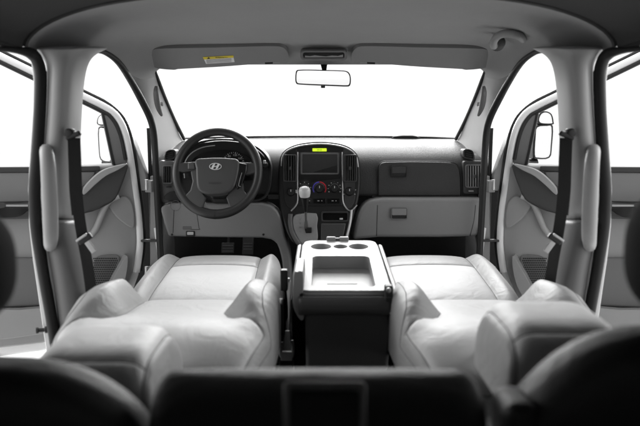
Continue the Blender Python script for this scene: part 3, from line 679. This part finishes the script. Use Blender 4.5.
# storage pocket, ashtray lid and gear plate
pk = obj('pocket_frame', MB().ring(cs(rrect(321, 211.5, 349, 222, 2), .008), cs(rrect(322.6, 213.2, 347.4, 220.4, 1.2), .008), (0, .05, 0)), TRIMK, st, bevel=.003)
obj('pocket_dark_plate', MB().prism(cs(rrect(322, 212.5, 348, 221, 1.2), .0012), (0, .01, 0)), BLKG, pk)  # flat black plate, its colour stands in for the pocket's dark depth
obj('socket_cap', MB().box(cs([(341.2, 218.8)], .005)[0], (.014, .01, .006)), WHT, pk, bevel=.001)
obj('ashtray_lid', MB().prism(cs(smooth2([(321, 223.5), (346, 223.5), (345.5, 226), (342, 243), (340, 245), (322, 245), (320.6, 243)], 1), .009), (0, .03, 0)), mat('piano_black', .09, .15, .6), st, bevel=.004)
m = MB().tube(cs([(351.5, 210), (350.2, 222), (347, 236), (345, 245)], .007), .006, 8); obj('console_trim', m, SILV, st)
gp = smooth2([(292.5, 220), (294.5, 216), (299, 214.3), (316.5, 213.8), (317, 226), (317, 245), (303, 245), (297.5, 238), (293.5, 229)], 2)
gs = obj('gear_plate', MB().prism(cs(gp, .016), (0, .04, 0)), LEB, dash, bevel=.004)
m = MB().tube(cs([(290.5, 214), (290.2, 223), (292.2, 232), (297, 241), (303, 248)], .012), .010, 10); obj('plate_surround', m, TRIMD, gs)
m = MB().prism(cs(smooth2([(304.6, 221), (307.5, 220.6), (308.2, 229), (311.6, 229), (311.6, 233), (306, 233.2), (304.8, 230)], 1), .0175), (0, .006, 0)); obj('gate_slot', m, BLK, gs)
for k, ch in enumerate('PRND'):
    text('gear_letter', ch, .010, INK, gs, cs([(300.3, 219.5+k*4)], .0168)[0], (R(90), 0, 0))
# gear lever
gl = thing('gear_lever', 'black gear lever with a pale top on the centre stack', 'gear lever', cs([(306, 229)], .016)[0])
p0 = cs([(306.3, 228)], .016)[0]; p1 = cs([(305.5, 209)], .13)[0]; p2 = cs([(304.5, 190)], .165)[0]
obj('lever_rod', MB().tube([p0, p0.lerp(p1, .5), p1], .005, 10), MET, gl)
obj('lever_boot', MB().box(p0+Vector((.012, -.004, -.008)), (.022, .012, .022)), BLK, gl, bevel=.003)
ax = (p2-p1).normalized(); L = (p2-p1).length
obj('knob', MB().lathe(p1, ax, [(.006, -.012), (.009, 0), (.013, L*.3), (.019, L*.62), (.0225, L*.85), (.0225, L*.98), (.019, L*1.06)], 24), BLK, gl)
obj('knob_top', MB().lathe(p1, ax, [(.0205, L*.66), (.0238, L*.82), (.0242, L*.98), (.020, L*1.11), (.010, L*1.18), (0, L*1.19)], 24), LAMP, gl)

# pedals in the dark footwell
for u, v, w_, h_, nm in ((228, 248, .060, .05, 'brake_pedal'), (248, 246, .05, .085, 'throttle_pedal')):
    p_ = P(u, v, 3.22); pd = obj(nm, MB().box(p_, (w_, .012, h_), Matrix.Rotation(R(-28), 3, 'X')), TRIMK, dash, bevel=.004)
    for k in range(3): obj('pedal_ridge', MB().box(p_+Vector((0, -.008+.012*(k-1)*.5, .012*(k-1))), (w_*.8, .004, .003)), TRIMD, pd)
    obj('pedal_arm', MB().tube([p_+Vector((0, .01, 0)), p_+Vector((0, .06, .10)), p_+Vector((0, .05, .24))], .007, 8), BLK, pd)
# ------------------------------------------------------------------ steering wheel
WC = P(217.3, 172.5, 2.90); WT = R(18)
sw = thing('steering_wheel', 'dark four spoke steering wheel with an airbag pad in front of the gauges', 'steering wheel', WC)
WM = Matrix.Rotation(-WT, 3, 'X')      # wheel plane x right, z up, -y toward the driver
k_ = 2.90/F
def W(u, v, o_=0): return WC + WM @ Vector(((u-217.3)*k_, -o_, -(v-172.5)*k_*1.04))
RR = 41.0
m = MB(); n = 64; rings = []
for i in range(n):
    a = 2*math.pi*i/n; c, s_ = math.cos(a), math.sin(a); r = 4.2+.55*max(0, -s_)
    r += .35*max(0, math.cos(2*(a-R(28)))) * (abs(c) > .4)
    ring = []
    for j in range(14):
        b = 2*math.pi*j/14; rad = RR+r*math.cos(b); ring.append(W(217.3+rad*c, 172.5-rad*s_, r*math.sin(b)*k_*1.05))
    rings.append(ring)
obj('rim', m.grid(rings, cu=True, cv=True), WHR, sw, sub=1)
m = MB().tube([W(217.3+(RR+4.7*math.cos(b))*math.cos(R(-91)), 172.5-(RR+4.7*math.cos(b))*math.sin(R(-91)), 4.8*k_*math.sin(b)) for b in [i*math.pi/8 for i in range(16)]], .0009, 6, closed=True, sub=1); obj('rim_seam', m, BLK, sw)
hubp = smooth2([(187.5, 163.5), (196, 161), (207, 159.4), (219, 159), (231, 159.6), (240, 161.5), (247.5, 164), (247, 176), (243, 186), (236, 191.5), (228, 195), (217, 196.3), (206, 195.5), (199, 192), (195, 186), (193, 174)], 2)
pad_o = smooth2([(195.5, 161.2), (207, 159.6), (219, 159.2), (231, 159.8), (239, 161.5), (239.6, 170), (237.5, 182), (234, 190), (227, 194.2), (217, 195.6), (207, 195), (200, 191.5), (197.6, 183), (196.6, 170)], 2)
pad = obj('airbag_pad', MB().prism([W(u, v, .030) for u, v in pad_o], WM @ Vector((0, .05, 0))), WHP, sw, bevel=.011, seg=5)
def spoke(pts, o0, m_, nm='spoke'):
    return obj(nm, MB().prism([W(u, v, o0) for u, v in pts], WM @ Vector((0, .028, 0))), m_, sw, bevel=.006)
spoke([(178, 163.5), (197, 162.5), (198, 172), (190, 172.2), (184, 173), (178, 172)], .014, WHR)
spoke([(257, 163.5), (238, 162.5), (237, 175), (248, 175), (257, 173)], .012, WHP)
spoke([(197, 170), (201, 189), (207, 197.5), (204, 208), (193, 208), (183, 199.5), (191.5, 190.5), (193.3, 182), (191, 172)], .016, WHP)
spoke([(238, 170), (233, 189), (227, 197.5), (231, 208), (242, 208), (252, 199), (244.5, 191), (243.5, 182), (245.5, 172)], .012, WHP)
sb = spoke([(238.6, 163.5), (247.4, 165.2), (247, 172), (242.5, 187), (238, 190.5), (236.5, 186), (239, 172)], .022, BLKG, 'control_panel')
sb = spoke([(188, 163.8), (195, 162.6), (196.4, 170), (188.5, 170.6)], .020, WHP, 'control_panel')
m = MB().tube([W(u, v, .0225) for u, v in ((242.5, 174), (240.8, 180), (239.6, 186.5), (242, 187.6))], .0014, 6); obj('control_trim', m, SILV, sw)
# column shroud
m = MB().loft([[WC+Vector((x*s1, y, z*s1+dz)) for x, z in ((-.055, -.05), (-.06, 0), (-.045, .045), (.045, .045), (.06, 0), (.055, -.05), (.03, -.075), (-.03, -.075))] for y, s1, dz in ((.035, .9, -.045), (.12, 1.15, -.055), (.22, 1.25, -.07))])
obj('column_shroud', m, BLK, sw, bevel=.01)
for a, b in (((-.05, .07, -.01), (-.17, .06, .012)), ((.05, .07, -.01), (.17, .06, .012))):
    obj('stalk', MB().tube([WC+Vector(a), WC+(Vector(a)+Vector(b))/2, WC+Vector(b)], lambda t: .006+.004*t, 10), BLK, sw)
m = MB().prism([W(u, v, -.012) for u, v in ((202.5, 206.5), (206, 200.6), (209, 206.5))], WM @ Vector((0, .01, 0))); obj('hazard_cap', m, LAMP, sw)
# slanted letter inside an oval on the pad
ec = (216.4, 168.4)
o_ = [(ec[0]+6.1*math.cos(a*math.pi/18), ec[1]-3.4*math.sin(a*math.pi/18)) for a in range(36)]
i_ = [(ec[0]+5.5*math.cos(a*math.pi/18), ec[1]-2.8*math.sin(a*math.pi/18)) for a in range(36)]
em = MB().ring([W(u, v, .0325) for u, v in o_], [W(u, v, .0325) for u, v in i_], WM @ Vector((0, .003, 0)))
def bar(pts): em.prism([W(ec[0]+a, ec[1]-b, .0335) for a, b in pts], WM @ Vector((0, .004, 0)))
bar([(-4.3, -2.0), (-2.2, -2.35), (-.2, 2.55), (-2.3, 2.1)]); bar([(.2, -2.55), (2.3, -2.1), (4.3, 2.0), (2.2, 2.35)]); bar([(-1.6, -.55), (1.3, -.15), (1.6, .6), (-1.2, .2)])
obj('emblem', em, mat('bright_emblem_metal', .85, .35, .5, metal=.25), pad)
text('airbag_lettering', 'SRS AIRBAG', .010, mat('moulded_ink', .08, .6), pad, W(216, 184.5, .0312), (R(90)-WT*1.0, 0, 0))

# ------------------------------------------------------------------ front seats, backrests folded flat toward the rear
def sst(t):
    t = min(1, max(0, t)); return t*t*(3-2*t)
def front_seat(sd, xc, label, hx, hz, hw_, hy):
    t = thing('reclined_car_seat', label, 'car seat', (xc, 2.1, .45), 'front seats with backrests folded flat')
    # cushion
    zt = lambda y: .775+(y-2.05)/.66*.068
    p = pillow(2.03, 2.69, xc, lambda y: .243-.02*max(0, (y-2.45)/.25), zt, lambda y: zt(y)-.15, lambda y: .158-.012*(y-2.05), n=4.2, m=4.2,
               bump=lambda x, y: .034*sst((abs(x)-.150)/.05), puff=.004, ends=(2.455,), groove=.005, corner=.22)
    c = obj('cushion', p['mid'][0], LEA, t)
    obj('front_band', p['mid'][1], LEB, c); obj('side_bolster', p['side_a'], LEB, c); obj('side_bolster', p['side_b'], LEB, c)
    for l in p['seams']+p['cross']: obj('seam', seam_mb([l]), SEAM, c)
    obj('cushion_base', p['under'], TRIMK, c)
    # backrest
    yt, yh = 1.43, 2.12
    zb = lambda y: .800+(yh-y)*.085 - .030*max(0, (1.62-y)/.2)**2
    def bx(y): return .126+.119*sst((1.755-y)/.165) + .02*max(0, (y-1.95)/.15)
    def bump(x, y):
        T = sst((y-1.56)/.26)*sst((2.12-y)/.15)
        ax = abs(x)
        return .074*T*sst((ax-min(bx(y), .16)+.010)/.075) - .010*T*math.exp(-(x/.12)**2)
    xb, hb_ = (xc, .262) if sd < 0 else (xc+.044, .250)
    q = pillow(yt, yh, xb, lambda y: hb_-.035*max(0, (1.62-y)/.2), zb, lambda y: zb(y)-.125, bx, n=4.5, m=4.0, bump=bump, puff=.006, ends=(), ny=96, groove=.0045, corner=.20, nb=22)
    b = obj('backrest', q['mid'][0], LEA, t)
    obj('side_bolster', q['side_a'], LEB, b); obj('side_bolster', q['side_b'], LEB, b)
    for l in q['seams']+q['cross']+q['ridge']: obj('seam', seam_mb([l], .001), SEAM, b)
    m = MB()
    m.loft([[(xb-sx, y, z0), (xb+sx, y, z0), (xb+sx*.92, y, z0-.07), (xb-sx*.92, y, z0-.07)] for y, sx, z0 in ((1.47, .205, .765), (1.6, .235, .745), (2.0, .245, .735), (2.12, .235, .73))])
    obj('backrest_shell', m, LEM, t, bevel=.02, seg=4)
    # headrest lying flat on its posts
    y0, y1 = hy
    zt2 = lambda y: hz
    hp = pillow(y0, y1, xc+hx, hw_, zt2, lambda y: hz-.135, hw_*.80, n=3.6, m=4.2, bump=lambda x, y: .010*math.exp(-((abs(x)-hw_*.75)/.04)**2), puff=.006, groove=.005, corner=.16, ny=36, ends=(y0+.030,))
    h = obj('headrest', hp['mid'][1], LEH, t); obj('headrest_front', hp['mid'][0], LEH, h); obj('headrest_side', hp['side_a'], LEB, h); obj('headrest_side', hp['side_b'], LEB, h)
    for l in hp['seams']+hp['cross']: obj('seam', seam_mb([l]), SEAM, h)
    m = MB()
    for s_ in (-1, 1): m.tube([(xc+hx+s_*.06, y1-.05, hz-.075), (xc+s_*.06, 1.50, .80)], .006, 8, sub=1)
    obj('headrest_post', m, CHR, h)
    # base, side valance, rails
    m = MB().box((xc, 2.34, .60), (.40, .50, .20)).box((xc, 2.34, .485), (.34, .56, .05)); obj('seat_base', m, BLK, t, bevel=.015)
    for s_ in (-1, 1):
        m = MB().loft([[(xc+s_*.238, y, z0), (xc+s_*.262, y, z0), (xc+s_*.262, y, z1), (xc+s_*.238, y, z1)] for y, z0, z1 in ((2.02, .60, .79), (2.14, .60, .775), (2.4, .60, .70), (2.62, .61, .68))]); obj('side_valance', m, TRIMK, t, bevel=.008)
    if sd < 0:
        m = MB().box((xc+.262*-sd, 2.13, .835), (.022, .03, .065)); r_ = obj('buckle', m, BLK, t, bevel=.004)
        obj('buckle_stalk', MB().tube([(xc+.262*-sd, 2.13, .81), (xc+.266*-sd, 2.13, .72), (xc+.25*-sd, 2.13, .62)], .007, 8), BLK, r_)
    return t
front_seat(-1, -.372, "driver's white leather seat with its backrest folded flat and headrest lying lower", -.032, .905, .124, (1.165, 1.43))
front_seat(1, .392, "passenger's white leather seat folded flat with its headrest standing taller", .038, .955, .117, (1.165, 1.42))

# ------------------------------------------------------------------ middle seat folded down as a table
mx = .078; mz = .868
ms = thing('middle_seat', 'narrow middle front seat folded down as a pale table with cup holders and tray', 'car seat', (mx, 2.2, .45))
SL = .125; TN = Vector((0, -SL, 1)).normalized()
def T(u, v): return PL(u, v, (0, 1.90, mz), TN)
far, near = T(340, 240.5).y, T(340, 290.5).y
def tz(y): return mz+SL*(y-1.90)
hwm = (T(391, 290.5).x-T(298.5, 290.5).x)/2; hwf = (T(375, 240.5).x-T(304.5, 240.5).x)/2
mx = (T(391, 290.5).x+T(298.5, 290.5).x)/2; mxf = (T(375, 240.5).x+T(304.5, 240.5).x)/2
def tq(a, b, dz):
    t = (b-near)/(far-near); return Vector((mx+(mxf-mx)*t + a*(1+(hwf/hwm-1)*t), b, tz(b)+dz))
def ro(hx_, y0, y1, r, dz, n=5): return [tq(a, b, dz) for a, b in rrect(-hx_, y0, hx_, y1, r, n)]
m = MB().prism(ro(hwm, near, far, .03, 0), (0, 0, -.06))
tt = obj('table_top', m, TRIML, ms, bevel=0, smooth=False)
cuts = []
for u, r in ((321, .0335), (340.5, .023), (358.5, .032)):
    c_ = T(u, 246.5); cuts.append(MB().lathe((c_.x, c_.y, c_.z-.045), (0, 0, 1), [(r*.86, 0), (r, .005), (r, .06)], 32))
a0 = T(312, 256); a1 = T(311, 289)
rx = (T(369, 256).x-T(312.5, 256).x)/2; rc = (T(369, 256).x+T(312.5, 256).x)/2
cuts.append(MB().prism([Vector((rc+a, b, tz(b)-.038)) for a, b in rrect(-rx, near+.028, rx, a0.y, .02)], (0, 0, .06)))
cut(tt, cuts)
b = tt.modifiers.new('b', 'BEVEL'); b.width = .005; b.segments = 3; b.limit_method = 'ANGLE'; b.angle_limit = R(50); b.harden_normals = True
tt.data.shade_smooth()
for yy in (.10, .16): obj('tray_rib', MB().box((rc, near+yy, tz(near+yy)-.0375), (rx*1.0, .003, .0012), Matrix.Rotation(math.atan(SL), 3, 'X')), TRIM, tt)
obj('table_rim', MB().ring(ro(hwm+.007, near-.004, far+.007, .034, -.007), ro(hwm-.002, near+.002, far-.002, .03, -.007), (0, 0, -.05)), LEB, tt, bevel=.004)
for u in (331, 344): obj('table_latch', MB().box((T(u, 239.6).x, far+.004, tz(far)+.004), (.03, .02, .016)), TRIML, tt, bevel=.003)
obj('latch_release', MB().box((T(337.5, 239.6).x, far+.006, tz(far)+.002), (.055, .018, .012)), TRIMD, tt, bevel=.003)
# leather roll at the rear end, dark back panel below
yr = near-.005
p = pillow(-hwm-.002, hwm+.002, 0, .030, lambda y: .040, lambda y: -.02, .026, n=3, m=9, groove=0, corner=.1, tf=lambda q: Vector((mx+q.y, yr+.012-q.z*.9, tz(near)-.040-q.x)))
ro_ = obj('padded_end', p['mid'][0], LEM, ms); obj('pad_side', p['side_a'], LEM, ro_); obj('pad_side', p['side_b'], LEM, ro_)
obj('seam', seam_mb([[Vector((mx-hwm, yr-.025, tz(near)-.012)), Vector((mx+hwm, yr-.025, tz(near)-.012))]], .0012), SEAM, ro_)
m = MB().prism([P(u, v, yr+.01) for u, v in ((305, 313), (389, 313), (392, 330), (388, 372), (306, 372))], (0, .5, 0)); obj('back_panel', m, TRIMD, ms, bevel=.012)
m = MB().box((mx, 2.34, .60), (.30, .60, .40)); obj('seat_base', m, CARPET, ms, bevel=.02)
m = MB().prism([P(u, v, yr-.004) for u, v in smooth2([(293.5, 274), (297, 272), (303, 272), (303.5, 290), (302, 296), (301.6, 312), (304, 318), (301, 321), (295, 312), (292.6, 300)], 2)], (0, .20, 0)); br_ = obj('hinge_cover', m, TRIML, ms, bevel=.006)
obj('painted_hinge_shade', MB().prism([P(u, v, yr-.005) for u, v in ((299.6, 294), (302.6, 293), (303, 314), (300.6, 312))], (0, .01, 0)), BLK, br_)  # black sliver painted as shade on the hinge cover
for s_ in (-1, 1):
    m = MB().loft([[tq(s_*(hwm+.010), near+y, -.006), tq(s_*(hwm+.024), near+y, -.010), tq(s_*(hwm+.024), near+y, -.05), tq(s_*(hwm+.010), near+y, -.05)] for y in ((.16, .30, .46) if s_ < 0 else (.02, .2, .46))]); obj('side_strip', m, TRIML, ms, bevel=.005)
m = MB().box(P(388.5, 294, yr-.004), (.022, .03, .05)); hg = obj('hinge', m, TRIMK, ms, bevel=.005)
obj('hinge_bolt', MB().lathe(P(388.5, 290, yr-.022), (0, -1, 0), [(.007, 0), (.007, .006), (.004, .008)], 12), MET, hg)
obj('hinge_bolt', MB().lathe(P(391.2, 313, yr-.012), (0, -1, 0), [(.005, -.01), (.005, .006), (.003, .008)], 12), MET, hg)
m = MB().prism([P(u, v, yr+.02) for u, v in ((391, 316), (420, 318), (470, 345), (470, 366), (388, 366))], (0, .5, 0)); obj('side_cover', m, CARPET, ms, bevel=.01)

# ------------------------------------------------------------------ hand brake
hb = thing('hand_brake', "grey hand brake lever standing between driver's seat and middle seat", 'hand brake', (P(287, 300, 2.15).x, 2.15, .45))
m = MB().loft([[P(u0, v, Y), P(u1, v, Y), P(u1, v, Y+.03), P(u0, v, Y+.03)] for u0, u1, v, Y in ((285.6, 290.6, 279, 2.28), (284.6, 291, 283, 2.26), (284.2, 290.8, 300, 2.2), (284.4, 290.4, 318, 2.13), (285.2, 289.6, 332, 2.08))]); lv = obj('lever', m, TRIM, hb, bevel=.006)
obj('release_button', MB().box(P(288.2, 279.5, 2.27), (.012, .02, .010)), TRIML, lv, bevel=.003)
m = MB().loft([[P(u0, v, Y), P(u1, v, Y), P(u1, v, Y+.10), P(u0, v, Y+.10)] for u0, u1, v, Y in ((283, 291, 330, 2.06), (280.5, 293.5, 352, 1.98), (279, 294, 364, 1.94), (278, 295, 385, 1.92))]); bb = obj('boot', m, BLK, hb, bevel=.008)
m = MB().tube([P(u, v, 1.95) for u, v in ((281.6, 342), (280.6, 352), (282, 357), (287, 358.5), (291.5, 357), (293, 352), (292.2, 340))], .0055, 8).prism([P(u, v, 1.945) for u, v in ((280.6, 352), (293, 352), (292.5, 361), (280.8, 361))], (0, .012, 0)); obj('base_trim', m, TRIM, bb, bevel=.002)

# ------------------------------------------------------------------ second row seat backs close to the camera
g2 = 'dark second row seats'
def block(xc, hw, hd, z0, z1, yc, crown, both, zr=.16):
    rings = []; n = 40
    for k in range(n+1):
        t = k/n; z = z0+(z1-z0)*(math.sin(t*math.pi/2) if not both else .5-.5*math.cos(t*math.pi))
        c = abs(2*(z-z0)/(z1-z0)-1) if both else max(0, (z-z1+zr)/zr)
        mm_ = 2.6 if both else 2.8
        e = max(0, 1-min(1, c)**mm_)**(1/mm_); ring = []
        for j in range(48):
            a = 2*math.pi*j/48; ca, sa = math.cos(a), math.sin(a); ex = 2/3.6
            x = (hw-(1-e)*min(hw*.98, .04 if not both else .10))*math.copysign(abs(ca)**ex, ca); y = hd*max(e, .01)*math.copysign(abs(sa)**ex, sa)
            ring.append(Vector((xc+x, yc(z)+y, z+crown(x)*max(0, (z-z1+.3)/.3))))
        rings.append(ring)
    return MB().loft(rings)
def seat_back(xc, hw, ztop, yf, label, crown, lean=.18, hd=.082, zr=.16):
    t = thing('car_seat', label, 'car seat', (xc, yf, .45), g2)
    L0 = .62
    b = obj('backrest', block(xc, hw, hd, ztop-L0*(1 if lean > 0 else .55), ztop, lambda z: yf+.045+(ztop-z)*lean, crown, False, zr), LED, t)
    for s_ in (-1, 1): obj('seam', seam_mb([[Vector((xc+s_*hw*.70, yf+.045-hd-.001+(ztop-z)*lean, z)) for z in [ztop-.30+.02*k for k in range(10)]]], .0015), BLK, b)
    m = MB().box((xc, yf+.30, .67), (hw*1.9, .50, .14)); obj('seat_cushion', m, LED, t, bevel=.05, seg=4)
    m = MB().box((xc, yf+.28, .53), (hw*1.6, .40, .16)); obj('seat_leg', m, BLK, t, bevel=.01)
    return t
LEK = mat('shaded_black_fabric', .012, .8, .2, bump=.2, nscale=500, mottle=.15)  # darker copy of the black fabric, shade painted against door opening light
def headrest2(t, xc, zc, Y, hw, hh):
    h = obj('headrest', block(xc, hw, .075, zc-hh, zc+hh, lambda z: Y+.045, lambda x: 0, True), LEK, t)
    m = MB()
    for s_ in (-1, 1): m.tube([(xc+s_*.06, Y+.045, zc-hh+.03), (xc+s_*.06, Y+.05, zc-hh-.12)], .006, 8, sub=1)
    obj('headrest_post', m, MET, h)
yb = .93
tl = seat_back(-.50, .265, .972, yb, "dark seat back with headrest at the near end behind the driver's seat", lambda x: -5.3*max(0, x)**3)
headrest2(tl, -.572, 1.105, yb+.0, .135, .092)
tr_ = seat_back(.52, .275, 1.02, yb, "dark taller seat back with headrest at the near end behind the passenger's seat", lambda x: -8.2*max(0, -x)**3)
headrest2(tr_, .572, 1.125, yb, .135, .100)
mid = seat_back(-.003, .238, .944, yb+.03, 'narrow dark folded seat back with a recessed square tray, between the two headrest seats', lambda x: 0, -.75, .045, .055)
def mp(u, v, o_=0): return PL(u, v, (0, yb+.03+.045-.045-o_, .944), Vector((0, 1, -.75)))
fr_o = [mp(u, v, .006) for u, v in rrect(283, 380.5, 366.5, 450, 6)]; fr_i = [mp(u, v, .006) for u, v in rrect(290, 387, 359.5, 445, 4)]
fo = obj('tray_frame', MB().ring(fr_o, fr_i, (0, .02, -.02)), mat('tray_frame_plastic', .22, .45, .5), mid, bevel=.005)
obj('tray_panel', MB().prism([mp(u, v, -.002) for u, v in rrect(293, 393, 350, 445, 4)], (0, .015, -.015)), LED, fo, bevel=.004)
m = MB().box((.272, yb+.02, .88), (.05, .09, .10)); obj('armrest', m, LED, tr_, bevel=.02, seg=4)

# ------------------------------------------------------------------ sun visors and rear view mirror
def visor(sd, label, lab):
    t = thing('sun_visor', label, 'sun visor', mir(P(150, 60, 2.75), sd), 'sun visors folded up against the roof lining')
    o_ = smooth2([(147.5, 57), (149, 51.5), (156, 49), (180, 48.2), (215, 47.6), (250, 46.6), (274, 46.2), (283, 47.5), (288, 53), (289, 61), (286.5, 63.2), (280, 63.5), (279, 62.2), (265, 62.6), (262, 63.5), (230, 66.2), (200, 68.0), (178, 69.2), (174, 70), (158, 68.6), (151, 65)], 2)
    def V(u, v, o2=0): return mir(P(u, v, 2.655+(v-47)*.0052-o2), sd)
    obj('visor_panel', MB().prism([V(u, v) for u, v in o_], (0, .012, .022)), VIS, t, bevel=.007, seg=4)
    m = MB().tube([V(150, 60, -.01), V(147, 55, -.012), V(143, 52, -.02)], .006, 8); obj('pivot_arm', m, VIS, t)
    m = MB().prism([V(u, v, -.004) for u, v in ((264.5, 61.8), (273, 61.4), (273, 63.8), (265, 64.2))], (0, .02, .01)); obj('clip', m, BLK, t, bevel=.002)
    if lab:
        m = MB().prism([V(u, v, .0022) for u, v in ((203, 57.2), (233.2, 55.6), (234.6, 62), (206, 63.8))], (0, .001, 0)); l_ = obj('warning_label', m, WHT, t, smooth=False)
        m = MB().prism([V(u, v, .0034) for u, v in ((202.8, 57.0), (233.3, 55.4), (233.7, 57.6), (203.8, 59.5))], (0, .001, 0)); obj('label_band', m, YEL, l_, smooth=False)
        m = MB().prism([V(u, v, .0046) for u, v in ((207, 58.9), (208.6, 57.0), (210.2, 58.7))], (0, .001, 0)); obj('warning_triangle', m, INKK, l_, smooth=False)
        tw = text('warning_lettering', 'WARNING', .0095, INKK, l_, V(221.5, 57.25, .0042), (R(90)+R(35), R(-3.2), 0))
        m = MB()
        for k in range(4):
            v = 59.9+k*.95
            m.prism([V(206+k*.3, v+.0, .0034), V(231.5, v-1.55, .0034), V(231.5, v-1.25, .0034), (V(206+k*.3, v+.3, .0034))], (0, .0004, 0))
        obj('label_print', m, INK, l_, smooth=False)
visor(-1, "grey sun visor above the steering wheel with a yellow and white warning label", True)
visor(1, "plain grey sun visor above the glove box without a label", False)

rm = thing('rear_view_mirror', 'wide rear view mirror hanging from the roof in front of the windscreen', 'mirror', P(323.5, 66, 2.83))
def MP(u, v, o_=0): q = P(u, v, 2.74); return Vector((q.x, 2.74-(q.z-1.49)*.045*1 - o_, q.z))
ro2 = smooth2([(296, 71), (299, 69.6), (310, 69.4), (325, 69.8), (340, 70.2), (347, 71), (350, 74), (351, 79), (350.3, 85), (347, 86.2), (335, 85.8), (315, 85), (300, 84.2), (296, 83), (295.2, 78)], 3)
cx, cy = 323, 77.8
ri2 = [(cx+(u-cx)*.955, cy+(v-cy)*.87) for u, v in ro2]
hs = obj('mirror_housing', MB().prism([MP(u, v) for u, v in ro2], (0, .03, 0)), BLK, rm, bevel=.005)
obj('mirror_glass', MB().prism([MP(u, v, .0012) for u, v in ri2], (0, .002, 0)), MIRR, hs, smooth=False)
m = MB().loft([[P(u0, v, Y), P(u1, v, Y), P(u1, v, Y+.012), P(u0, v, Y+.012)] for u0, u1, v, Y in ((320, 328, 62.5, 2.81), (321, 327, 66, 2.80), (322, 326.5, 70, 2.775), (322, 326.5, 76, 2.77))]); obj('mirror_stem', m, BLK, rm, bevel=.003)
m = MB().box(P(323, 86.8, 2.745), (.016, .02, .008)); obj('dimming_lever', m, BLK, rm, bevel=.002)
